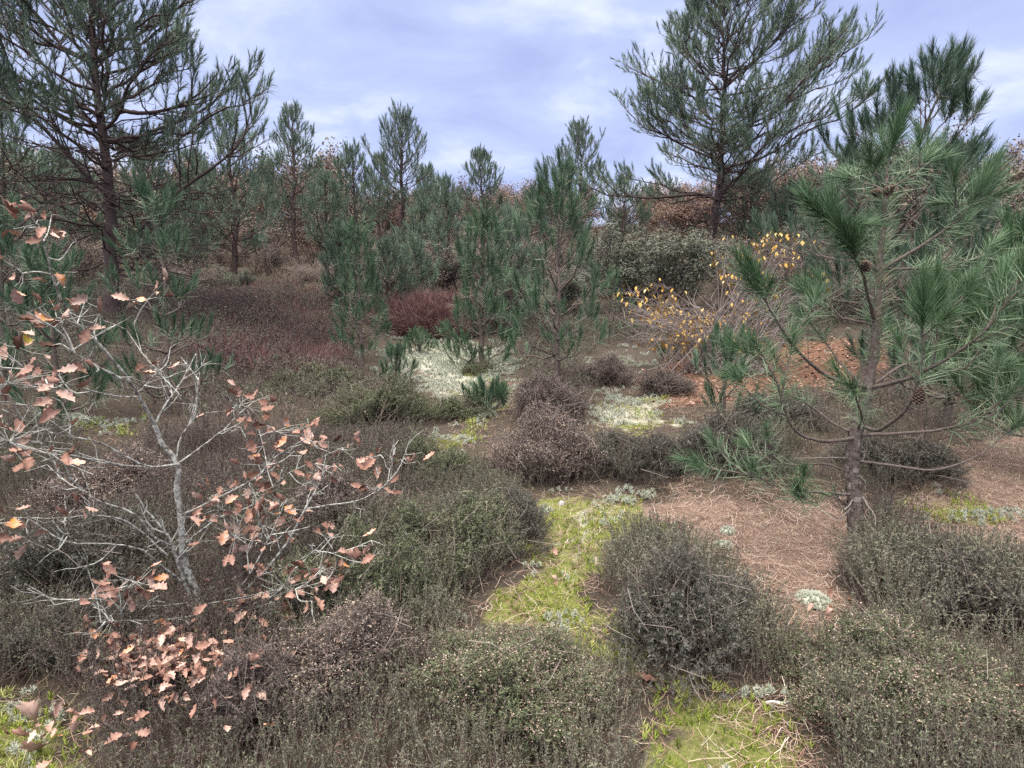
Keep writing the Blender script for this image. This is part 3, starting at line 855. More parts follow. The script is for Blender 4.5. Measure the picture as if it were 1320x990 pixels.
# ------------------------------------------------------------------ the oak sapling with its dry leaves
def oak():
    r = np.random.default_rng(31)
    b0 = G(272, 806); D0 = b0[1]
    root = empty('oak_sapling', b0, 'leafless grey oak sapling keeping clusters of dry pinkish-brown leaves', 'tree')

    def W(px, py, dd=0): return P(px, py, D0 + dd) - b0
    allpts = []; info = []

    def stem(name, pts, r0, r1, twigs=6, build=True):
        q = spline(pts, 6 * len(pts))
        q = q + np.cumsum(r.normal(0, .0012, q.shape), 0)
        b = MB(); rr = np.linspace(r0, r1, len(q)) * (1 + r.normal(0, .06, len(q)))
        b.tube(q, rr, 9 if r0 > .008 else 6, .5, cap=True)
        allpts.append(q)
        for k in range(twigs):
            i = r.integers(len(q) // 3, len(q)); d = q[min(i + 1, len(q) - 1)] - q[max(0, i - 1)]; d /= np.linalg.norm(d) + 1e-9
            dd = d * .6 + r.normal(0, .55, 3) + [0, 0, .25]; dd /= np.linalg.norm(dd)
            l = r.uniform(.05, .20)
            t = spline(np.stack([q[i], q[i] + dd * l * .5 + r.normal(0, .012, 3), q[i] + dd * l + [0, 0, l * .15]]), 6)
            b.tube(t, np.linspace(.0032, .0014, 6), 4, .6); allpts.append(t[3:])
            for _ in range(3):
                if r.random() < .75:
                    j = r.integers(2, 6); e = dd + r.normal(0, .7, 3); e /= np.linalg.norm(e); l2 = l * r.uniform(.3, .7)
                    t2 = np.stack([t[j], t[j] + e * l2 * .5 + r.normal(0, .006, 3), t[j] + e * l2])
                    b.tube(t2, [.0022, .0017, .0012], 3, .55); allpts.append(t2[1:])
        return b.build(name, M['oak_bark'], root) if build else b
    Z = lambda pts, d0, d1: [W(p[0], p[1], d0 + (d1 - d0) * i / (len(pts) - 1)) for i, p in enumerate(pts)]
    tkb = stem('trunk', [np.array([0.02, 0, -.04])] + Z([(266, 790), (250, 752), (239, 715), (234, 660), (230, 630), (232, 600), (212, 572), (200, 548)], 0, -.1), .0175, .0085, 2, False)
    st = [([(275, 805), (255, 790), (240, 762), (226, 720), (214, 692), (190, 664), (172, 640)], 0, -.15, .012, .004),
          ([(200, 548), (170, 497), (123, 440), (83, 400), (65, 347), (52, 298)], -.1, -.55, .009, .003),
          ([(200, 548), (215, 520), (231, 497), (251, 457)], -.1, 0, .007, .003),
          ([(228, 599), (187, 599), (122, 569), (65, 560), (0, 528)], -.1, -.6, .0065, .003),
          ([(205, 600), (180, 602), (126, 595), (60, 582), (-30, 570)], -.1, -.7, .006, .003),
          ([(228, 706), (200, 690), (174, 664), (122, 643), (83, 612), (48, 600)], -.05, -.4, .007, .002),
          ([(216, 716), (165, 673), (120, 664), (87, 666), (17, 669)], -.1, -.5, .006, .002),
          ([(232, 748), (205, 725), (182, 708), (140, 700), (96, 699), (88, 680)], -.05, -.45, .006, .002),
          ([(278, 800), (334, 742), (369, 699), (395, 651), (415, 612), (404, 596)], 0, .1, .011, .003),
          ([(391, 656), (420, 650), (456, 645), (495, 622), (518, 590)], .1, .2, .006, .002),
          ([(235, 664), (278, 643), (330, 616), (352, 590), (398, 560)], 0, .15, .008, .003),
          ([(240, 700), (280, 668), (325, 650), (370, 610), (440, 575)], 0, .35, .007, .002),
          ([(243, 777), (210, 782), (174, 781), (122, 773), (60, 781)], -.05, -.35, .005, .002),
          ([(262, 792), (220, 798), (170, 800), (130, 803)], -.1, -.4, .005, .002),
          ([(177, 512), (140, 508), (103, 497), (60, 485), (30, 470)], -.25, -.6, .005, .002),
          ([(225, 600), (233, 565), (250, 536), (255, 500), (257, 485)], -.05, .1, .005, .002),
          ([(230, 596), (255, 580), (285, 555), (310, 530)], -.05, .2, .005, .002),
          ([(160, 492), (130, 475), (108, 465), (88, 452)], -.3, -.45, .004, .002),
          ([(178, 505), (190, 490), (200, 474)], -.2, -.2, .004, .002),
          ([(335, 742), (370, 730), (410, 712), (455, 725)], .0, -.1, .005, .002),
          ([(278, 800), (300, 770), (325, 735), (350, 690), (372, 640)], .02, -.1, .008, .003),
          ([(280, 805), (320, 780), (370, 760), (420, 745)], -.05, -.25, .005, .002),
          ([(270, 806), (240, 825), (205, 840), (160, 855)], -.1, -.35, .005, .002),
          ([(270, 806), (262, 830), (250, 850), (235, 880)], -.1, -.4, .005, .002)]
    for pts, d0, d1, r0, r1 in st:
        stem('branch', Z(pts, d0, d1), r0 * .78, r1 * .7, 5)
    A = np.concatenate(allpts)
    cl = [(45, 287, -.55, 9, .035), (20, 352, -.5, 3, .03), (82, 372, -.5, 1, .01, .9), (88, 410, -.45, 10, .04), (12, 490, -.6, 14, .06), (12, 568, -.65, 22, .07), (212, 480, -.2, 4, .03), (195, 378, -.1, 4, .03),
          (125, 482, -.4, 2, .02), (58, 446, -.45, 1, .01, 1.0), (30, 450, -.5, 3, .03), (310, 520, .2, 10, .05), (360, 555, .2, 10, .05), (402, 570, .2, 8, .04), (440, 580, .3, 5, .04), (482, 588, .25, 4, .03), (516, 592, .2, 3, .02),
          (540, 597, .2, 1, .01), (490, 628, .2, 6, .03), (340, 600, .1, 8, .05), (330, 640, .05, 10, .06), (345, 680, 0, 9, .05), (300, 690, 0, 12, .06), (360, 650, .1, 6, .05), (430, 690, .05, 4, .04), (458, 722, -.1, 7, .03),
          (370, 755, -.15, 24, .08), (410, 738, -.1, 14, .05), (350, 778, -.15, 7, .05), (240, 800, -.2, 5, .05), (100, 655, -.4, 2, .02), (35, 693, -.5, 2, .02), (10, 665, -.6, 3, .02),
          (165, 760, -.3, 10, .05), (140, 795, -.35, 8, .06), (297, 775, -.15, 1, .01, .88), (250, 830, -.2, 10, .06), (170, 745, -.3, 6, .04), (290, 660, .05, 10, .07), (270, 640, .1, 6, .05), (410, 610, .15, 6, .04)]
    tkb.build('trunk', M['oak_bark'], root)
    for c in cl:
        fb = MB(); tb = MB()
        px, py, dd, n, sp = c[:5]
        q = W(px, py, dd)
        k = np.argmin(((A - q) ** 2).sum(1)); a = A[k]
        n = n if n < 2 else int(n * 1.5) + 1
        pos = q + r.normal(0, sp, (n, 3)) * [1.2, 1, .8]
        hub = a + (q - a) * .8
        if np.linalg.norm(hub - a) > .02:
            tb.tube(spline(np.stack([a, (a + hub) / 2 + r.normal(0, .01, 3), hub]), 6), np.linspace(.003, .0018, 6), 4, .6)
        for p in pos:
            d = p - hub; L = np.linalg.norm(d) + 1e-6
            if L > .05:
                tb.tube(np.stack([hub, (hub + p) / 2 + r.normal(0, .006, 3), p]), [.0018, .0015, .001], 3, .55)
            fw = d / L * .8 + r.normal(0, .55, 3) + [0, 0, -.25]
            fw /= np.linalg.norm(fw)
            nz = r.normal(0, .55, 3) + np.array([0, -.35, .9]); nz -= fw * nz.dot(fw); nz /= np.linalg.norm(nz)
            xx = np.cross(fw, nz)
            MM = np.stack([xx, fw, nz], -1) * r.uniform(.42, .88)
            tone = c[5] if len(c) > 5 else np.clip(r.normal(.48, .2), .05, .82)
            fb.inst(OAK[r.integers(0, 14)], MM[None], p[None], tone)
        to = tb.build('twig', M['oak_bark'], root) if tb.n else root
        fb.build('leaves' if n > 1 else 'leaf', M['oak_leaf'], to)


oak()


# ------------------------------------------------------------------ woody plants (bare shrubs, autumn trees)
def woody(seed, h, stems, spread, levels, kids, r0, wob=.12, upb=.25, nseg=6):
    r = np.random.default_rng(seed)
    b = MB(); ends = []
    stack = []
    for k in range(stems):
        az = r.uniform(0, 2 * PI)
        d = np.array([math.cos(az) * spread, math.sin(az) * spread, 1.0]) * [1, 1, 1]
        d /= np.linalg.norm(d)
        stack.append((np.array([math.cos(az), math.sin(az), 0]) * .05 * stems ** .5 + [0, 0, -.05], d, h * r.uniform(.6, .85), r0, 0))
    while stack:
        p, d, l, rad, lv = stack.pop()
        pts = [p]; dd = d
        for i in range(nseg):
            dd = dd + r.normal(0, wob, 3) + [0, 0, upb * .12]; dd /= np.linalg.norm(dd)
            pts.append(pts[-1] + dd * l / nseg)
        pts = np.array(pts)
        b.tube(pts, np.linspace(rad, rad * .45 + .002, nseg + 1), 5 if lv == 0 else 3, .25 + .18 * lv + r.uniform(-.08, .08))
        if lv >= levels:
            ends.extend([(pts[i], pts[i] - pts[i - 1]) for i in range(2, nseg + 1)])
            continue
        for k in range(kids):
            s = r.uniform(.25, 1) * nseg; i = int(min(s, nseg - 1)); f = s - i
            q = pts[i] * (1 - f) + pts[min(i + 1, nseg)] * f
            nd = dd * .35 + d * .4 + r.normal(0, .55, 3) + [0, 0, upb]; nd /= np.linalg.norm(nd)
            stack.append((q, nd, l * r.uniform(.38, .6), max(rad * .5, .0055), lv + 1))
    return b, ends, r


def leaf_tri(L, W):
    v = np.array([[0, 0, 0], [-W / 2, L * .45, .12 * L], [W / 2, L * .45, .12 * L], [0, L, -.1 * L]])
    return v, np.array([[0, 2, 1], [1, 2, 3]]), np.full(4, .5)


def leaves_on(ends, frac, L, W, r, spread=.06, tone=.2):
    b = MB()
    e = [x for x in ends if r.random() < frac]
    if not e: return b
    pos = np.array([x[0] for x in e]) + r.normal(0, spread, (len(e), 3)); ax = r.normal(0, 1, (len(e), 3))
    b.inst(leaf_tri(L, W), frames(ax, rng=r, scale=r.uniform(.7, 1.25, len(e))), pos, r.normal(0, tone, len(e)))
    return b


def woody_proto(name, label, cat, leafmat, frac, L, W, twig='twig_grey', reps=1, **kw):
    b, ends, r = woody(**kw)
    root = empty(name, (0, 0, 0), label, cat)
    b.build('trunk' if kw['stems'] < 3 else 'stems', M[twig], root)
    if frac:
        fb = leaves_on(ends * reps, frac, L, W, r)
        if fb.n: fb.build('foliage', M[leafmat], root)
    root['h'] = float(b.arrays()[0][:, 2].max())
    return root


PROTO = {
    'rust': [woody_proto('oak_tree', '', 'tree', 'leaf_rust', .85, .11, .07, reps=1, seed=300 + k, h=2.6, stems=2 + k, spread=.6, levels=3, kids=7, r0=.045) for k in range(2)],
    'tan': [woody_proto('birch_tree', '', 'tree', 'leaf_tan', .6, .085, .055, reps=1, seed=310 + k, h=2.8, stems=3, spread=.55, levels=3, kids=6, r0=.035) for k in range(2)],
    'bare': [woody_proto('bare_shrub', '', 'shrub', 'leaf_tan', .7, .06, .04, seed=320 + k, h=2.6, stems=7, spread=.75, levels=2, kids=13, r0=.024) for k in range(3)],
    'olive': [woody_proto('evergreen_shrub', '', 'shrub', 'leaf_olive', 1, .075, .014, reps=9, seed=330 + k, h=1.6, stems=9, spread=.9, levels=2, kids=7, r0=.016) for k in range(2)],
}
USED = set()


def place(kind, px, depth, top, label, i=0, group=None, widen=1.0):
    src = PROTO[kind][i % len(PROTO[kind])]
    o = src if src.name not in USED else copy_tree(src)
    USED.add(src.name)
    x = (px - 660) / F * depth / FW[1]; z = float(H(x, depth))
    s = max(.25, (P(px, top, depth)[2] - z) / (src['h'] * .97))
    o.location = (x, depth, z); o.scale = (s * widen, s * widen, s)
    o.rotation_euler = (0, 0, (px * 1.7 + depth) % 6.28)
    tag(o, label, None, group)


BG = [
    # kind, px, depth, top row, label, widen
    ('rust', 250, 24, 262, 'rust-leaved oak on the slope behind the long bare limb of the tall pine'),
    ('rust', 195, 20, 285, 'rust-leaved oak right of the trunk of the tall dark pine'),
    ('rust', 70, 22, 240, 'orange-brown oak left of the trunk of the tall dark pine'),
    ('rust', 408, 26, 292, 'orange-leaved oak just right of the slender pointed pine'),
    ('rust', 875, 27, 292, 'small rusty oak just left of the reddish trunk'),
    ('rust', 700, 32, 290, 'rusty oak on the skyline behind the slender centre pine'),
    ('rust', 655, 36, 285, 'far rusty oak on the skyline between the lone thin pine and the centre pine'),
    ('rust', 330, 30, 275, 'rusty oak on the skyline left of the slender pointed pine'),
    ('rust', 120, 30, 262, 'far orange oak seen through the bare branches of the tall pine'),
    ('tan', 1330, 13, 178, 'dense tan-leaved tree cut by the right frame edge'),
    ('tan', 340, 22, 262, 'tan birch between the pale pine and the slender pointed pine'),
    ('tan', 440, 28, 275, 'tan birch under the lower pine of the distant cluster'),
    ('tan', 590, 30, 285, 'tan birch left of the lone thin pine on the skyline'),
    ('tan', 480, 32, 285, 'far tan birch behind the distant pine cluster'),
    ('tan', 820, 34, 285, 'far tan birch above the dome of grey-green broom'),
    ('tan', 1010, 28, 255, 'tan birch right of the reddish trunk, behind the yellow leaves'),
    ('tan', 20, 26, 245, 'far tan birch at the left edge behind the pine boughs'),
    ('tan', 270, 33, 268, 'far tan birch on the skyline above the bare limb'),
    ('tan', 765, 36, 290, 'far tan birch beneath the leaning distant pine'),
    ('bare', 410, 17, 330, 'grey bare shrub left of the bright green young pine'),
    ('bare', 350, 18, 312, 'grey bare shrub below the slender pointed pine'),
    ('bare', 545, 17, 318, 'grey bare shrub above the red-brown bracken mound'),
    ('bare', 595, 18, 300, 'grey bare shrub behind the bushy dark young pine'),
    ('bare', 300, 20, 318, 'grey bare shrub behind the olive bush on the slope'),
    ('bare', 90, 15, 292, 'grey bare thicket left of the tall pine trunk'),
    ('bare', 30, 13, 320, 'grey bare shrub low at the left edge behind young pines'),
    ('bare', 230, 14, 325, 'brown bare shrub on the slope right of the tall pine trunk'),
    ('bare', 690, 20, 305, 'bare shrub glimpsed through the slender centre pine'),
    ('bare', 760, 18, 320, 'bare shrub between the centre pine and the broom dome'),
    ('bare', 975, 17, 290, 'bare grey shrub just right of the reddish trunk'),
    ('bare', 1040, 14, 310, 'bare grey shrub behind the left tufts of the near pine'),
    ('bare', 470, 20, 312, 'bare shrub between the two low pines of the middle slope'),
    ('bare', 640, 24, 302, 'bare shrub beneath the lone thin pine'),
    ('bare', 1140, 13, 330, 'bare shrub behind the stem of the near pine'),
    ('bare', 150, 19, 300, 'bare shrub directly behind the tall pine trunk'),
    ('bare', 1180, 16, 300, 'bare shrub beyond the pale young pine'),
    ('olive', 305, 15, 342, 'low olive-green bush on the brown slope'),
    ('olive', 838, 16.5, 288, 'wide dome of grey-green broom beside the reddish trunk'),
    ('olive', 800, 18, 310, 'smaller grey-green bush left of the broom dome'),
    ('olive', 690, 15, 345, 'grey-green bush low behind the slender centre pine'),
    ('olive', 1060, 18, 290, 'grey-green bush behind the yellow leaves'),
    ('olive', 570, 22, 320, 'grey-green bush in the gap below the small candle pine'),
    ('olive', 130, 12, 395, 'low olive bush at the foot of the tall pine'),
    ('olive', 1250, 12, 330, 'grey-green bush behind the young pines at the right'),
]
for i, (kd, px, d, top, lab) in enumerate(BG):
    place(kd, px, d, top, lab, i, {'rust': 'rust-leaved oaks on the slope', 'tan': 'tan birches on the slope', 'bare': 'bare shrubs on the slope', 'olive': 'evergreen bushes on the slope'}[kd],
          {'olive': 1.5, 'bare': 1.6, 'rust': 1.6}.get(kd, 1.5))


def far_wood():
    r = np.random.default_rng(91); tb = MB(); lb = MB(); gb = MB()
    src = []
    for k in range(4):
        b, ends, rr = woody(900 + k, 3.0, 3, .5, 2, 11, .05)
        src.append((b.arrays(), leaves_on(ends * 5, .6 if k else .2, .12, .075, rr, .2).arrays()))
    for i in range(210):
        y = r.uniform(33, 50); x = r.uniform(-1.15, 1.15) * y; z = float(H(x, y)); k = r.integers(0, 4)
        sc = r.uniform(.55, 1.05) * (1.6 if abs(x) > .32 * y else .95); a = frames(np.array([[0, 0, 1.0]]), rng=r, scale=np.array([sc]))
        tb.inst(src[k][0], a, np.array([[x, y, z]]), 0.1); (lb if r.random() < .62 else gb).inst(src[k][1], a, np.array([[x, y, z]]), r.normal(0, .2))
    o = tb.build('woods', M['twig_grey']); tag(o, 'far brown and orange autumn wood along the top of the slope', 'woods', kind='stuff')
    lb.build('foliage', M['leaf_tan'], o); gb.build('autumn_foliage', M['leaf_rust'], o)


far_wood()


# chestnut shrub: arching grey twigs, hanging yellow leaves
def chestnut():
    r = np.random.default_rng(55)
    b0 = G(930, 452); D0 = b0[1]
    D0 = 9.2
    x = (930 - 660) / F * D0; b0 = np.array([x, D0, float(H(x, D0))])
    root = empty('chestnut_shrub', b0, 'sprawling grey-twigged shrub with hanging yellow leaves before the broad-crowned pine', 'shrub')

    def W(px, py, dd=0): return P(px, py, D0 + dd) - b0
    cl = [(810, 378, 8), (828, 385, 8), (842, 392, 6), (818, 400, 4), (838, 408, 8), (858, 404, 10), (868, 394, 7), (848, 368, 4), (862, 382, 4), (905, 408, 8), (918, 412, 10), (900, 424, 8), (885, 430, 6), (850, 443, 6),
          (942, 355, 9), (950, 366, 5), (924, 338, 6), (990, 312, 12), (1012, 302, 12), (1008, 328, 9), (1022, 340, 8), (1015, 320, 6), (1010, 380, 4), (880, 415, 5), (938, 308, 3), (970, 350, 3), (1045, 350, 5), (964, 388, 4), (1030, 310, 4),
          (895, 440, 8), (872, 436, 8), (925, 325, 3), (1065, 370, 3), (1240, 345, 3), (975, 330, 6)]
    sb = MB(); fb = MB(); LL = lance_leaf(.17, .062)
    for (px, py, n) in cl:
        e = W(px, py, r.uniform(-.5, .5)); d0 = np.array([r.normal(0, .25), r.normal(0, .2), 0])
        c = spline(np.stack([d0, d0 * .5 + e * .45 + [0, 0, abs(e[0]) * .12 + .12], e + [0, 0, .06]]), 12)
        sb.tube(c, np.linspace(.011, .004, 12), 4, .75)
        pos = e + r.normal(0, .07, (n, 3)) * [1.3, 1, .6]
        pos = np.concatenate([pos, e + r.normal(0, .09, (n + 2, 3)) * [1.6, 1, .8]])
        for p in pos:
            sb.tube(np.stack([c[-2], p + [0, 0, .01]]), [.003, .002], 3, .7)
            az = r.uniform(0, 2 * PI); fw = np.array([math.cos(az), math.sin(az), -.7]); fw /= np.linalg.norm(fw)
            nz = np.array([0, 0, 1.0]) - fw * fw[2]; nz /= np.linalg.norm(nz); xx = np.cross(fw, nz)
            fb.inst(LL, (np.stack([xx, fw, nz], -1) * r.uniform(.35, .72))[None], p[None], r.normal(0, .28))
    for k in range(190):                        # arching bare twigs
        px = r.uniform(800, 1070); py = 445 - r.random() ** .8 * (75 + 40 * (px > 940)) * (1 - .35 * abs(px - 935) / 140)
        e = W(px, py, r.normal(0, .5)); d0 = np.array([r.normal(0, .45), r.normal(0, .3), 0])
        c = spline(np.stack([d0, d0 * .5 + e * .5 + [0, 0, .22] + r.normal(0, .08, 3), e]), 9)
        sb.tube(c, np.linspace(.008, .003, 9), 3, r.uniform(.55, 1))
        for _ in range(5):
            i = r.integers(3, 9); v = r.normal(0, .13, 3) + (c[-1] - c[-3]) * .3
            sb.tube(np.stack([c[i], c[i] + v * .5 + r.normal(0, .01, 3), c[i] + v]), [.0035, .003, .002], 3, r.uniform(.5, 1))
    for k in range(420):                        # withered tan leaves low among the twigs
        p = W(r.uniform(835, 990), r.uniform(398, 452), r.normal(0, .4))
        fb.inst(LL, frames(r.normal(0, 1, (1, 3)), rng=r, scale=np.array([r.uniform(.25, .5)])), p[None], r.uniform(-.5, .1))
    sb.build('stems', M['twig_grey'], root)
    fb.build('foliage', M['leaf_yellow'], root)


chestnut()


# ------------------------------------------------------------------ heather
def sprig(h, seed, n=22, nf=0, m=5, leafw=.0042, lmin=.010, lmax=.026):
    """Leafy stem: returns (leaf template, twig template, flower template)."""
    r = np.random.default_rng(seed)
    u = np.linspace(0, 1, m)
    bx, by = r.normal(0, .10, 2)
    st = np.stack([bx * h * u ** 2, by * h * u ** 2, h * u], -1)
    tb = MB(); tb.tube(st, np.linspace(.0022, .0009, m), 3, r.uniform(.2, .6))
    at = lambda s: np.stack([np.interp(s, u, st[:, c]) for c in range(3)], -1)
    s = r.uniform(.30, 1, n); p = at(s); az = r.uniform(0, 2 * PI, n); an = r.uniform(.3, 1.35, n)
    d = np.stack([np.sin(an) * np.cos(az), np.sin(an) * np.sin(az), np.cos(an)], -1)
    ln = r.uniform(lmin, lmax, n)[:, None]
    sd = np.cross(d, r.normal(0, 1, (n, 3))); sd /= np.linalg.norm(sd, axis=1, keepdims=True)
    q = np.stack([p, p + d * ln * .5 + sd * leafw / 2, p + d * ln, p + d * ln * .5 - sd * leafw / 2], 1).reshape(-1, 3)
    o = (np.arange(n) * 4)[:, None]
    f = np.concatenate([o + [[0, 1, 2]], o + [[0, 2, 3]]])
    t = np.repeat(np.clip(r.normal(.5, .2, n) + (s - .65) * .3, 0, 1), 4)
    fl = None
    if nf:
        s = r.uniform(.6, 1.02, nf); p = at(s) + r.normal(0, .010, (nf, 3)); z = .0036
        a = frames(r.normal(0, 1, (nf, 3)), rng=r)
        b = MB(); b.inst((np.array([[-z, -z, 0], [z, -z, 0], [z, z, .001], [-z, z, 0]]) * .8, np.array([[0, 1, 2], [0, 2, 3]]), np.full(4, .5)), a, p, r.normal(0, .22, nf))
        fl = b.arrays()
    return (q, f, t), tb.arrays(), fl


SPR = {False: [sprig(.30, 400 + k, 46) for k in range(8)], True: [sprig(.30, 420 + k, 40, 12) for k in range(8)]}
SPR_MD = [sprig(.30, 460 + k, 42, 0, 3, .0036, .008, .021) for k in range(8)]
SPR_LO = [sprig(.28, 440 + k, 16, 0, 3, .009, .02, .045) for k in range(6)]


def clump(name, mat, n, R, h, seed, flowers=False, tw=.5, shape=1.0, nodd=0):
    """Domed heather shrub of radius R and height h: sprigs from a central foot fan out to a bumpy dome."""
    r = np.random.default_rng(seed)
    root = bpy.data.objects.new(name, None); COL.objects.link(root)
    lb, tb, fb = MB(), MB(), MB()
    ph = r.uniform(0, 2 * PI, n); rr = np.sqrt(r.uniform(0, 1, n)) * R
    lump = 1 + .85 * (fbm(np.cos(ph) * rr / R * 2.2 + seed, np.sin(ph) * rr / R * 2.2, seed, 3) - .5) * 2
    edge = 1 + .6 * (vnoise(np.cos(ph) * 1.6 + seed, np.sin(ph) * 1.6 + 5, seed) - .5) * 2
    rr = rr * edge
    hh = h * np.sqrt(np.clip(1 - (rr / (R * 1.32)) ** 2, .08, 1)) ** shape * lump
    x = rr * np.cos(ph); y = rr * np.sin(ph)
    tip = np.stack([x, y, hh], -1)
    ax = np.stack([np.cos(ph) * rr / R * .8, np.sin(ph) * rr / R * .8, np.full(n, .85)], -1) + r.normal(0, .36, (n, 3))
    ax /= np.linalg.norm(ax, axis=1, keepdims=True)
    L = np.minimum(.30 * r.uniform(.7, 1.15, n), hh * 1.1 + .05)
    depth = np.where(r.random(n) < .35, r.uniform(0, .45, n), 0)[:, None] * h
    pos = tip - ax * L[:, None] - np.array([0, 0, 1]) * depth
    w = r.integers(0, 8, n); T = SPR[flowers]
    patch = (fbm(x * 3 + seed, y * 3, seed + 9, 3) - .5) * .5
    for k in range(8):
        ix = w == k; m = ix.sum()
        FR = frames(ax[ix], rng=r, scale=L[ix] / .30)
        lb.inst(T[k][0], FR, pos[ix], patch[ix] + r.normal(0, .1, m)); tb.inst(T[k][1], FR, pos[ix], r.normal(0, .15, m))
        if flowers:
            fx = ix & (patch + r.normal(0, .1, n) > -.06)
            fb.inst(T[k][2], frames(ax[fx], rng=r, scale=L[fx] / .30), pos[fx], r.normal(0, .15, fx.sum()))
    for k in range(nodd):                       # a few longer bare grey twigs poke out
        a = ax[k % n] + r.normal(0, .5, 3); a /= np.linalg.norm(a)
        q = tip[k % n] - a * .12
        tb.tube(np.stack([q, q + a * .1 + r.normal(0, .01, 3), q + a * r.uniform(.14, .24)]), [.002, .0017, .0012], 3, .9)
    for k in range(26):                         # woody foot
        a = r.uniform(0, 2 * PI); e = np.array([math.cos(a) * R * r.uniform(.2, .8), math.sin(a) * R * r.uniform(.2, .8), h * r.uniform(.3, .6)])
        tb.tube(spline(np.stack([e * [.25, .25, 0] - [0, 0, .04], e * [.6, .6, .5], e]), 6), np.linspace(.007, .003, 6), 4, .35)
    lb.build('foliage', mat, root); tb.build('twigs', M['heather_twig'], root)
    if fb.n: fb.build('flowers', M['heather_flower'], root)
    root['R'] = R; root['hh'] = h
    return root


HP = {
    'green': [clump('heather_shrub', M['heather_green'], 1700, .42, .34, 501, True, nodd=40), clump('heather_shrub', M['heather_green'], 1300, .42, .30, 502, False, nodd=40)],
    'dark': [clump('heather_shrub', M['heather_dark'], 1500, .42, .34, 503, False, nodd=70), clump('heather_shrub', M['heather_dark'], 1400, .42, .30, 504, False, nodd=50)],
    'brown': [clump('heather_shrub', M['heather_brown'], 1400, .42, .34, 505, True, nodd=40), clump('heather_shrub', M['heather_brown'], 1300, .42, .30, 506, False, nodd=40)],
}
HU = set()
HEATHER = [
    # kind, variant, px centre, base row, width px, height px above base, label
    ('green', 0, 660, 990, 275, 140, 'grey-green heather mound with pale dry flowers, lowest and nearest in the middle'),
    ('dark', 0, 896, 882, 240, 155, 'dark purplish-grey domed heather mound standing alone on the moss path'),
    ('green', 0, 1195, 992, 310, 150, 'large heather mound covered in pinkish dry flowers by the lower right corner'),
    ('dark', 1, 1225, 790, 200, 100, 'dark green heather mound at the foot of the near pine'),
    ('dark', 0, 1285, 835, 200, 110, 'dark heather mound behind the pink-flowered one, against the right edge'),
    ('dark', 1, 1185, 630, 150, 70, 'low dark green heather bush on needle litter behind the near pine stem'),
    ('brown', 0, 715, 632, 160, 95, 'brownish-pink heather mound at the upper end of the moss path'),
    ('dark', 1, 835, 622, 140, 72, 'dark brown-green heather mound joining the brownish-pink one'),
    ('dark', 0, 945, 622, 140, 85, 'dark heather mound under the low left boughs of the near pine'),
    ('brown', 1, 705, 555, 120, 70, 'brown heather around the foot of the slender centre pine'),
    ('green', 1, 480, 560, 150, 70, 'green heather mound below the bluish pine seedling'),
    ('green', 1, 585, 545, 105, 40, 'low green heather mound between the pale lichen and the moss'),
    ('green', 1, 575, 765, 240, 120, 'wide green heather mound bordering the moss path on its left'),
    ('dark', 1, 640, 715, 150, 90, 'dark heather spilling from the wide green mound to the moss path'),
    ('brown', 1, 785, 500, 80, 40, 'small dark brown heather tuft behind the centre pine'),
    ('green', 1, 618, 486, 62, 24, 'little green heather tuft set in the pale lichen patch'),
    ('brown', 1, 862, 515, 90, 40, 'brown heather tuft beside the rusty leaf litter'),
    ('brown', 0, 410, 960, 280, 150, 'brownish heather mass between the fallen oak leaves and the nearest mound'),
    ('green', 1, 440, 860, 240, 150, 'green heather mound right of the oak sapling foot'),
    ('brown', 1, 300, 990, 200, 120, 'low brown heather below the pile of oak leaves'),
    ('dark', 1, 70, 800, 220, 140, 'dark green heather mound at the left edge below the oak twigs'),
    ('dark', 0, 60, 880, 180, 90, 'dark straggly heather above the bright moss in the lower left corner'),
    ('brown', 1, 420, 720, 180, 100, 'brown heather mound behind the right stem of the oak sapling'),
    ('brown', 0, 110, 690, 190, 100, 'brown heather mound behind the left twigs of the oak sapling'),
    ('green', 1, 555, 640, 130, 70, 'green heather mound beside the yellow moss spot'),
    ('dark', 1, 1010, 560, 120, 60, 'dark heather behind the stem-level boughs of the near pine'),
    ('green', 1, 395, 510, 120, 40, 'green heather on the slope left of the bluish seedling'),
]
for kd, vi, px, base, w, hp, lab in HEATHER:
    src = HP[kd][vi]
    o = src if src.name not in HU else copy_tree(src)
    HU.add(src.name)
    g = G(px, base)
    d = g[1]
    Wm = w / F * d * 1.12; R = Wm / 2
    yc = d + R * .75
    xc = (px - 660) / F * yc * .5 + g[0] * .5
    sc = R / (src['R'] * 1.05)
    hm = hp / F * d * .95
    hm = max(.10, min((hm - R * .22) * .9, .50))
    o.location = (xc, yc, float(H(xc, yc)) - .02)
    o.scale = (sc, sc * .95, hm / src['hh'])
    o.rotation_euler = (0, 0, (px * .731 + base) % 6.28)
    tag(o, lab, 'heather', 'heather mounds on the heath')


def scatter(n, y0, y1, seed, margin=1.0, power=1.0):
    r = np.random.default_rng(seed)
    y = y0 + (y1 - y0) * r.uniform(0, 1, n) ** power
    x = (r.uniform(-1, 1, n)) * (.90 * y + margin)
    return x, y, H(x, y), r


def bare(x, y, z):
    """How far the ground is free of heather."""
    return np.maximum.reduce([zone(k, x, y, z) for k in ZONES if k != 'bracken'])


def bare_px(x, y, z):
    px, py, d = proj(x, y, z)
    i = np.clip((px / MS).astype(int), 0, MW - 1); j = np.clip((py / MS).astype(int), 0, MH - 1)
    return np.maximum.reduce([MASK[k][j, i] for k in ('moss', 'lichen', 'litter')])


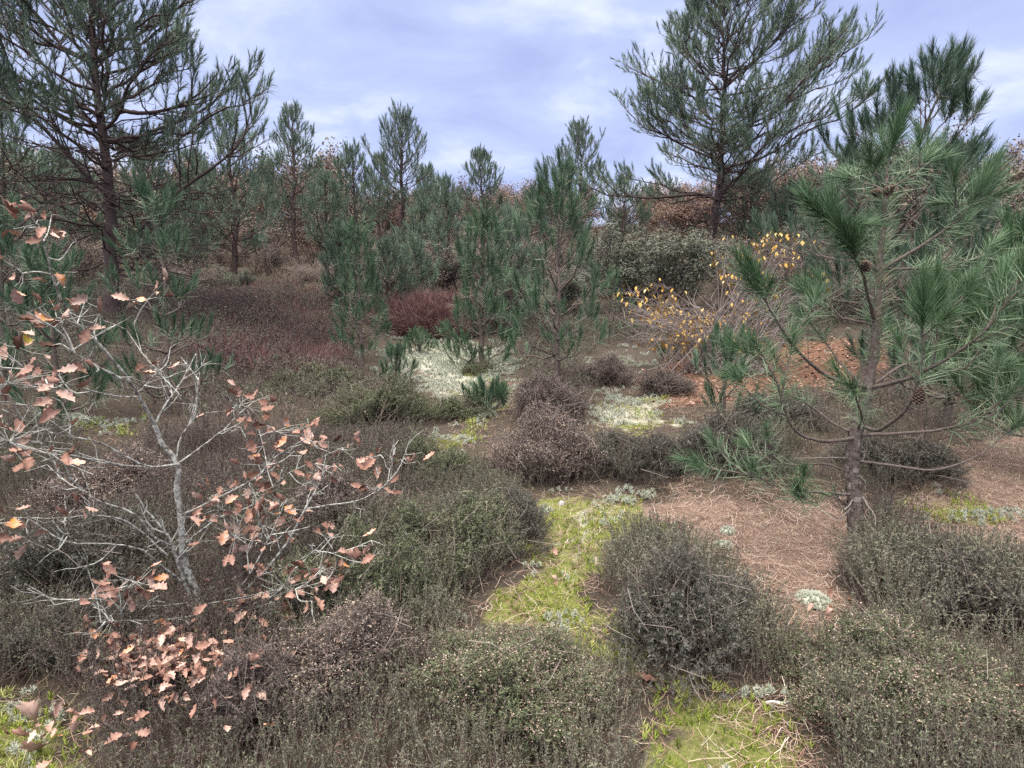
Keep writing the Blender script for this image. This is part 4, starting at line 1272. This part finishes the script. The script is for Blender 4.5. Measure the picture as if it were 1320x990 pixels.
def carpet():
    b = MB(); tw = MB()
    for (n, y0, y1, T, scl, seed, pw) in ((72000, 1.0, 5.2, SPR_MD, .78, 601, .75), (42000, 5.0, 15.5, SPR_LO, 1.0, 602, .6)):
        x, y, z, r = scatter(n, y0, y1, seed, 1.2, pw)
        k = (bare(x, y, z) < .18) & (fbm(x * 1.3, y * 1.3, 31, 3) > .25)
        x, y, z = x[k], y[k], z[k]; m = len(x)
        lump = fbm(x * 1.1, y * 1.1, 33, 3)
        clear = 1 - np.clip(bare(x, y, z) / .2, 0, 1)
        L = (.40 + 1.25 * lump) * r.uniform(.75, 1.15, m) * scl * (.5 + .5 * clear)
        for _ in range(2):                     # heather stays low in front of the clearings
            L = np.where((bare_px(x, y, z + L * .3) > .25) & (y > 4), L * .5, L)
        k = ~((bare_px(x, y, z + L * .3) > .25) & (y > 4) & (r.random(m) < .93))
        x, y, z, L = x[k], y[k], z[k], L[k]; m = len(x)
        ax = np.stack([r.normal(0, .33, m), r.normal(0, .33, m), np.ones(m)], -1)
        tone = (fbm(x * .8 + 5, y * .8, 35, 3) - .5) * .9 + r.normal(0, .12, m) + .16 * sstep(-1.0, -.1, x) * (1 - sstep(4, 7, y)) - .12 * sstep(0, 3, -x) * sstep(3, 6, y)
        w = r.integers(0, len(T), m)
        for q in range(len(T)):
            ix = w == q
            FR = frames(ax[ix], rng=r, scale=L[ix]); pos = np.stack([x, y, z], -1)[ix]
            b.inst(T[q][0], FR, pos, tone[ix]); tw.inst(T[q][1], FR, pos, r.normal(0, .15, ix.sum()))
    o = b.build('heather_carpet', M['carpet']); tag(o, 'low brown and green heather covering the heath', 'heather', kind='stuff')
    t = tw.build('twigs', M['heather_twig'], o)


M['carpet'] = ramp_mat('heather_carpet', [(0, (.095, .068, .068)), (.3, (.14, .106, .102)), (.5, (.128, .120, .094)), (.7, (.125, .148, .088)), (1, (.22, .215, .155))], .8, .15)
carpet()


def strip_tmpl(L, W, bend, seed):
    r = np.random.default_rng(seed)
    u = np.linspace(-.5, .5, 4); a = bend * u
    c = np.stack([u * L, bend * L * (u ** 2 - .1), .006 * r.normal(0, 1, 4) + .004], -1)
    sd = np.array([0, W / 2, 0])
    v = np.stack([c - sd, c + sd], 1).reshape(-1, 3)
    f = []
    for i in range(3): f += [[2 * i, 2 * i + 1, 2 * i + 3], [2 * i, 2 * i + 3, 2 * i + 2]]
    return v, np.array(f), np.full(8, .5)


def flat_frames(m, r, tilt=.18, scale=1.0):
    n = np.stack([r.normal(0, tilt, m), r.normal(0, tilt, m), np.ones(m)], -1)
    return frames(n, rng=r, scale=scale)


def proj_px(g):
    px, py, d = proj(*g)
    return float(px), float(py)


def ground_bits():
    # fallen pine needles
    b = MB(); T = [strip_tmpl(.115, .0020, .3 * (k - 2), 700 + k) for k in range(5)]
    x, y, z, r = scatter(110000, 1.2, 8.5, 701, .6, .8)
    wt = np.maximum(zone('litter', x, y, z), .2 * zone('moss', x, y, z)) + .14 + .25 * zone('rust', x, y, z) + .35 * zone('lichen', x, y, z)
    k = r.random(len(x)) < wt; x, y, z = x[k], y[k], z[k]; m = len(x)
    w = r.integers(0, 5, m); tone = r.normal(0, .24, m)
    for q in range(5):
        ix = w == q
        b.inst(T[q], flat_frames(ix.sum(), r, .16, r.uniform(.6, 1.15, ix.sum())), np.stack([x, y, z + r.uniform(0, .02, m)], -1)[ix], tone[ix])
    tag(b.build('needle_litter', M['litter']), 'pinkish-tan fallen pine needles strewn over the bare ground', 'litter', kind='stuff')
    # moss: short upright shoots
    b = MB(); T = tuft(9, .020, .0042, .012, 20, 60, 705, .15, 1, (.25, .75))
    x, y, z, r = scatter(90000, 1.2, 9.5, 702, .5, .75)
    f = fbm(x * 5, y * 5, 41, 3)
    k = (zone('moss', x, y, z) * .6 + f + r.normal(0, .07, len(x)) > .985); x, y, z, f = x[k], y[k], z[k], f[k]; m = len(x)
    b.inst(T, flat_frames(m, r, .2, r.uniform(.7, 1.5, m)), np.stack([x, y, z - .004 + np.clip(f - .45, 0, 1) * .09], -1), (f - .55) * 1.6 + r.normal(0, .12, m))
    tag(b.build('moss', M['moss']), 'bright yellow-green moss on the path between heather', 'moss', kind='stuff')
    # lichen cushions, each a burst of stubby pale branchlets
    b = MB(); T = [tuft(60, .010, .0024, .008, 5, 88, 710 + k, .2, 1, (.25, .95)) for k in range(3)]
    x, y, z, r = scatter(130000, 1.3, 15, 703, .5, .8)
    f = fbm(x * 4.5, y * 4.5, 43, 4)
    k = (zone('lichen', x, y, z) * .5 + f + r.normal(0, .04, len(x)) > .92 - .08 * np.clip((y - 6) / 4, 0, 1)) | ((zone('moss', x, y, z) > .5) & (f > .60)); x, y, z, f = x[k], y[k], z[k], f[k]; m = len(x)
    w = r.integers(0, 3, m)
    for q in range(3):
        ix = w == q
        b.inst(T[q], flat_frames(ix.sum(), r, .2, r.uniform(.7, 1.6, ix.sum()) * (1 + y[ix] * .10)), np.stack([x, y, z + np.clip(f - .46, 0, 1) * .10], -1)[ix], r.normal(0, .14, ix.sum()))
    tag(b.build('lichen', M['lichen']), 'pale grey-white lichen crust on the open ground', 'lichen', kind='stuff')
    # dry grass blades
    b = MB(); T = [tuft(9, .085, .0013, .01, 15, 80, 720 + k, .4, 2, (.2, .9)) for k in range(4)]
    x, y, z, r = scatter(16000, 1.2, 9, 704, .7, .8)
    wt = .6 * zone('moss', x, y, z) + .35 * zone('litter', x, y, z) + .10
    px, py, d = proj(x, y, z)
    wt = wt + .8 * ((px < 330) & (py > 830))
    k = r.random(len(x)) < wt * .55; x, y, z = x[k], y[k], z[k]; m = len(x); w = r.integers(0, 4, m)
    for q in range(4):
        ix = w == q
        b.inst(T[q], flat_frames(ix.sum(), r, .35, r.uniform(.4, 1.2, ix.sum())), np.stack([x, y, z], -1)[ix], r.normal(0, .15, ix.sum()))
    tag(b.build('grass', M['grass']), 'thin dry grass among moss and needles', 'grass', kind='stuff')
    # oak leaves on the ground round the sapling, rusty leaves on the far bank
    b = MB()
    spots = [(225, 835, 130, 95, 24), (180, 860, 110, 80, 24), (255, 868, 90, 80, 24), (215, 895, 30, 90, 30), (140, 930, 20, 70, 40), (360, 770, 40, 80, 20), (60, 940, 12, 60, 30), (300, 900, 14, 80, 40), (330, 700, 20, 80, 50), (590, 740, 8, 40, 30), (720, 770, 6, 30, 40), (1060, 790, 5, 40, 20)]
    r = np.random.default_rng(77)
    for (cx, cy, n, sx, sy) in spots:
        for _ in range(n):
            g = G(cx + r.normal(0, sx * .5), cy + r.normal(0, sy * .5))
            lift = r.uniform(.08, .24) if cx < 420 else .02
            g = P(*proj_px(g), g[1] * (1 - lift / 1.5)) - np.array([0, 0, lift])
            b.inst(OAK[r.integers(0, 14)], flat_frames(1, r, .45, np.array([r.uniform(.34, .64)])), (g + np.array([0, 0, lift]))[None], np.clip(r.normal(.52, .17), .1, .8))
    T = leaf_tri(.075, .05)
    x, y, z, rr = scatter(14000, 6, 15, 705, .5, 1)
    px, py, d = proj(x, y, z)
    k = (zone('rust', x, y, z) > .3) & (px > 780); x, y, z = x[k], y[k], z[k]; m = len(x)
    b.inst(T, flat_frames(m, rr, .4, rr.uniform(.6, 1.2, m)), np.stack([x, y, z + .015], -1), rr.normal(-.18, .14, m))
    tag(b.build('leaf_litter', M['oak_leaf']), 'fallen brown leaves lying below the oak sapling and on the far bank', 'leaves', kind='stuff')


ground_bits()


def scrub():
    """Dead undergrowth and bracken on the slope."""
    b = MB(); T = [tuft(22, .42, .010, .05, 8, 58, 800 + k, .18, 2, (.1, .75)) for k in range(5)]
    x, y, z, r = scatter(9000, 11, 48, 801, 2, .7)
    k = (zone('lichen', x, y, z) < .2) & (zone('bracken', x, y, z) < .3); x, y, z = x[k], y[k], z[k]; m = len(x)
    f = fbm(x * .35, y * .35, 51, 3); w = r.integers(0, 5, m)
    for q in range(5):
        ix = w == q
        b.inst(T[q], flat_frames(ix.sum(), r, .25, r.uniform(.45, 1.1, ix.sum()) * (.6 + y[ix] * .025)), np.stack([x, y, z - .03], -1)[ix], (f[ix] - .5) * 1.0 + r.normal(0, .1, ix.sum()))
    tag(b.build('undergrowth', M['scrub']), 'dead brown undergrowth covering the slope behind the heath', 'undergrowth', kind='stuff')
    b = MB()
    x, y, z, r = scatter(34000, 8, 20, 802, 1, 1)
    px, py, d = proj(x, y, z)
    k = (zone('bracken', x, y, z) > r.uniform(.1, .8, len(x))) & (px < 480); x, y, z = x[k], y[k], z[k]; m = len(x)
    w = r.integers(0, 5, m)
    for q in range(5):
        ix = w == q
        b.inst(T[q], flat_frames(ix.sum(), r, .3, r.uniform(.3, .65, ix.sum())), np.stack([x, y, z - .02], -1)[ix], r.normal(.05, .14, ix.sum()))
    tag(b.build('bracken', M['bracken']), 'dead red-brown bracken spread over the left slope', 'bracken', kind='stuff')
    # the separate bracken mound
    g = G(552, 438); c = np.array([g[0], g[1] + 1.1]); rr = np.random.default_rng(8)
    b = MB(); m = 2300; ph = rr.uniform(0, 2 * PI, m); q = np.sqrt(rr.random(m))
    X = np.cos(ph) * q * 1.35; Y = np.sin(ph) * q * 1.2; zz = H(X + c[0], Y + c[1]) + .85 * np.sqrt(1 - .9 * q * q) * rr.uniform(.1, .8, m)
    ax = np.stack([X * .6, Y * .6, np.full(m, .7)], -1) + rr.normal(0, .3, (m, 3))
    o3 = np.array([c[0], c[1], float(H(*c))])
    w = rr.integers(0, 5, m)
    for k in range(5):
        ix = w == k
        b.inst(T[k], frames(ax[ix], rng=rr, scale=rr.uniform(.5, .9, ix.sum())), (np.stack([X + c[0], Y + c[1], zz], -1) - o3)[ix], rr.normal(0, .15, ix.sum()))
    o = b.build('bracken_mound', M['bracken']); o.location = o3
    tag(o, 'dark red-brown bracken mound behind the pale lichen patch', 'bracken')


scrub()


# ------------------------------------------------------------------ small separate things
def blob(name, px, py, R, hgt, mat, label, cat, seed, rough=.25, group=None, frill=False):
    g = G(px, py); r = np.random.default_rng(seed); b = MB()
    n, m = 22, 12
    th = np.arange(n) / n * 2 * PI; la = np.linspace(-.35, PI / 2, m)
    TH, LA = np.meshgrid(th, la)
    d = np.stack([np.cos(LA) * np.cos(TH), np.cos(LA) * np.sin(TH), np.sin(LA)], -1)
    nz = 1 + rough * 2 * (fbm(d[..., 0] * 2.3 + seed + d[..., 2], d[..., 1] * 2.3 + d[..., 2] * 1.7, seed, 4) - .5)
    v = d * nz[..., None] * [R, R * .85, hgt]
    i = np.arange(m - 1)[:, None] * n; j = np.arange(n)[None]; k = (j + 1) % n
    q = np.stack([i + j, i + k, i + k + n, i + j + n], -1).reshape(-1, 4)
    b.add(v.reshape(-1, 3), np.concatenate([q[:, [0, 1, 2]], q[:, [0, 2, 3]]]), r.uniform(.3, .7, n * m))
    if frill:
        T = tuft(16, R * .22, R * .06, .004, 10, 80, seed, .2, 1, (.4, .9)); K = 240
        u = r.normal(0, 1, (K, 3)); u[:, 2] = np.abs(u[:, 2]); u /= np.linalg.norm(u, axis=1, keepdims=True)
        b.inst(T, frames(u, rng=r), u * [R, R * .85, hgt] * r.uniform(.85, 1.02, (K, 1)), r.normal(0, .15, K))
    o = b.build(name, M[mat]); o.location = g; o.rotation_euler = (0, 0, seed)
    tag(o, label, cat, group)


GL = 'pale lichen cushions on the ground'
blob('lichen_cushion', 932, 705, .052, .025, 'lichen', 'pale lichen cushion on needle litter, wider one of the pair', 'lichen', 3, .3, GL, True)
blob('lichen_cushion', 938, 686, .042, .026, 'lichen', 'small round pale lichen cushion just behind the wider one', 'lichen', 4, .3, GL, True)
blob('lichen_cushion', 1048, 778, .075, .03, 'lichen', 'grey-green lichen cushion between the dark mound and the near pine foot', 'lichen', 5, .3, GL, True)
blob('lichen_cushion', 92, 545, .13, .07, 'lichen', 'pale lichen cushion in brown heather behind the oak twigs', 'lichen', 6, .3, GL, True)
GS = 'small stones on the moss'
blob('stone', 724, 650, .026, .024, 'stone', 'pale stone against the brownish-pink heather at the end of the path', 'stone', 11, .2, GS)
blob('stone', 692, 660, .024, .018, 'stone', 'grey stone on the left edge of the moss near the path end', 'stone', 12, .2, GS)
blob('stone', 691, 686, .024, .018, 'stone', 'purplish stone beside the dark heather left of the moss', 'stone', 13, .2, GS)
blob('stone', 858, 689, .024, .022, 'stone', 'grey stone where moss meets needle litter above the domed mound', 'stone', 14, .2, GS)

r_ = np.random.default_rng(4)
for (px, py, lift, tone, sc, lab) in [
        (366, 845, .30, .72, 1.05, 'pale lobed oak leaf caught on brown heather right of the leaf pile'),
        (60, 972, .03, .56, 1.15, 'orange-pink oak leaf lying by the bright moss'),
        (48, 945, .03, .74, 1.2, 'long grey-pink oak leaf above the orange-pink one'),
        (45, 922, .05, .36, .9, 'brown-red oak leaf in dry grass at the left corner'),
        (1072, 783, .02, .5, .8, 'single pinkish leaf beside the grey-green lichen cushion'),
        (1312, 880, .28, .78, .7, 'pale leaf on the pink-flowered heather at the right edge'),
        (850, 888, .02, .30, 1.1, 'red-brown dead leaf below the domed dark heather mound')]:
    g = G(px, py)
    g = P(px, py, g[1] - lift * .8) if lift > .2 else g + np.array([0, 0, lift])
    b = MB(); b.inst(OAK[r_.integers(0, 14)], flat_frames(1, r_, .3, np.array([sc])), np.zeros((1, 3)), tone)
    o = b.build('fallen_leaf', M['oak_leaf']); o.location = g
    tag(o, lab, 'leaf', 'single fallen leaves')
g = G(1002, 913); b = MB()
q = spline(np.array([[-.045, 0, .012], [-.015, .006, .014], [.02, .0, .013], [.05, .01, .016]]), 10)
b.tube(q, np.linspace(.005, .003, 10), 7, .7, cap=True)
b.tube(np.array([[0, 0, .013], [.01, -.015, .016], [.022, -.022, .015]]), [.0025, .002, .0012], 5, .7)
o = b.build('stick', M['wood']); o.location = g; o.scale = (1.1, 1.1, 1.1)
tag(o, 'short bleached white stick lying on the moss path', 'stick')


for (px, py, ln, az, lab) in [
        (985, 742, .16, .6, 'thin grey twig on needle litter right of the domed dark heather'),
        (1015, 672, .13, 2.2, 'short bent brown twig on needle litter left of the near pine stem'),
        (1265, 652, .18, .2, 'long thin twig on needle litter right of the near pine'),
        (955, 655, .10, 1.4, 'tiny curved twig on needle litter under the low left boughs')]:
    g = G(px, py); b = MB(); rr = np.random.default_rng(px)
    t = np.linspace(-.5, .5, 7)[:, None] * ln
    q = np.concatenate([t * math.cos(az), t * math.sin(az), np.full((7, 1), .008)], 1) + np.cumsum(rr.normal(0, .004, (7, 3)) * [1, 1, .4], 0)
    b.tube(q, np.linspace(.0035, .0018, 7), 6, .4, cap=True)
    b.tube(np.stack([q[3], q[3] + [.012, .014, .006], q[3] + [.03, .022, .008]]), [.002, .0017, .0012], 5, .4)
    o = b.build('twig', M['heather_twig']); o.location = g
    tag(o, lab, 'twig', 'twigs lying on the ground')


# ------------------------------------------------------------------ light and sky
SUN_EL, SUN_AZ = 58, 205        # degrees; azimuth clockwise from +Y, so the light comes from behind the camera, veiled by cloud
sl = bpy.data.lights.new('sun', 'SUN'); sl.energy = 1.5; sl.angle = math.radians(40); sl.color = (1.0, .95, .88)
so = bpy.data.objects.new('sun', sl); COL.objects.link(so)
so.rotation_euler = (math.radians(90 - SUN_EL), 0, math.radians(180 - SUN_AZ))
w = bpy.data.worlds.new('World'); scene.world = w; w.use_nodes = True
nt = w.node_tree; N = nt.nodes; L = nt.links
out = N['World Output']; bg = N['Background']
sk = N.new('ShaderNodeTexSky'); sk.sky_type = 'NISHITA'; sk.sun_disc = False
sk.sun_elevation = math.radians(SUN_EL); sk.sun_rotation = math.radians(SUN_AZ)
L.new(sk.outputs[0], bg.inputs[0]); bg.inputs[1].default_value = .10
tc = N.new('ShaderNodeTexCoord'); sx = N.new('ShaderNodeSeparateXYZ'); L.new(tc.outputs['Generated'], sx.inputs[0])


def mth(op, a, b=None, c=None):
    n = N.new('ShaderNodeMath'); n.operation = op
    for i, q in enumerate((a, b, c)):
        if q is None: continue
        if isinstance(q, (int, float)): n.inputs[i].default_value = q
        else: L.new(q, n.inputs[i])
    return n.outputs[0]


zz = mth('MAXIMUM', sx.outputs[2], 0.0)
den = mth('ADD', zz, .16)
cb = N.new('ShaderNodeCombineXYZ'); L.new(mth('DIVIDE', sx.outputs[0], den), cb.inputs[0]); L.new(mth('DIVIDE', sx.outputs[1], den), cb.inputs[1])
mp = N.new('ShaderNodeMapping'); mp.inputs['Rotation'].default_value = (0, 0, math.radians(28)); mp.inputs['Scale'].default_value = (.85, 1.1, 1); mp.inputs['Location'].default_value = (1.3, .4, 0)
L.new(cb.outputs[0], mp.inputs[0])
nz = N.new('ShaderNodeTexNoise'); nz.inputs['Scale'].default_value = 1.9; nz.inputs['Detail'].default_value = 8; nz.inputs['Roughness'].default_value = .56; nz.inputs['Distortion'].default_value = .35
L.new(mp.outputs[0], nz.inputs['Vector'])
cr = N.new('ShaderNodeValToRGB'); e = cr.color_ramp.elements
e[0].position = .36; e[0].color = (.195, .225, .375, 1); e[1].position = .68; e[1].color = (.40, .425, .50, 1)
x = e.new(.52); x.color = (.252, .288, .43, 1)
L.new(nz.outputs['Fac'], cr.inputs[0])
# sky overhead, out of frame, made far brighter and whiter to light the ground
up = N.new('ShaderNodeMapRange'); up.interpolation_type = 'SMOOTHSTEP'
up.inputs['From Min'].default_value = .50; up.inputs['From Max'].default_value = .95; up.inputs['To Min'].default_value = 0; up.inputs['To Max'].default_value = 1
L.new(zz, up.inputs['Value'])
mx = N.new('ShaderNodeMix'); mx.data_type = 'RGBA'; L.new(up.outputs[0], mx.inputs[0]); L.new(cr.outputs[0], mx.inputs[6]); mx.inputs[7].default_value = (1.9, 1.80, 1.62, 1)
bg2 = N.new('ShaderNodeBackground'); L.new(mx.outputs[2], bg2.inputs[0]); bg2.inputs[1].default_value = .95
ms = N.new('ShaderNodeMixShader'); ms.inputs[0].default_value = .9
L.new(bg.outputs[0], ms.inputs[1]); L.new(bg2.outputs[0], ms.inputs[2]); L.new(ms.outputs[0], out.inputs[0])

scene.view_settings.view_transform = 'Standard'
scene.view_settings.look = 'None'
scene.view_settings.exposure = 1.38
scene.view_settings.gamma = 1.0
scene.render.film_transparent = False
c = scene.cycles
c.max_bounces = 4; c.diffuse_bounces = 3; c.glossy_bounces = 2; c.transmission_bounces = 0; c.transparent_max_bounces = 2
c.use_denoising = False
c.use_adaptive_sampling = True; c.adaptive_threshold = .008
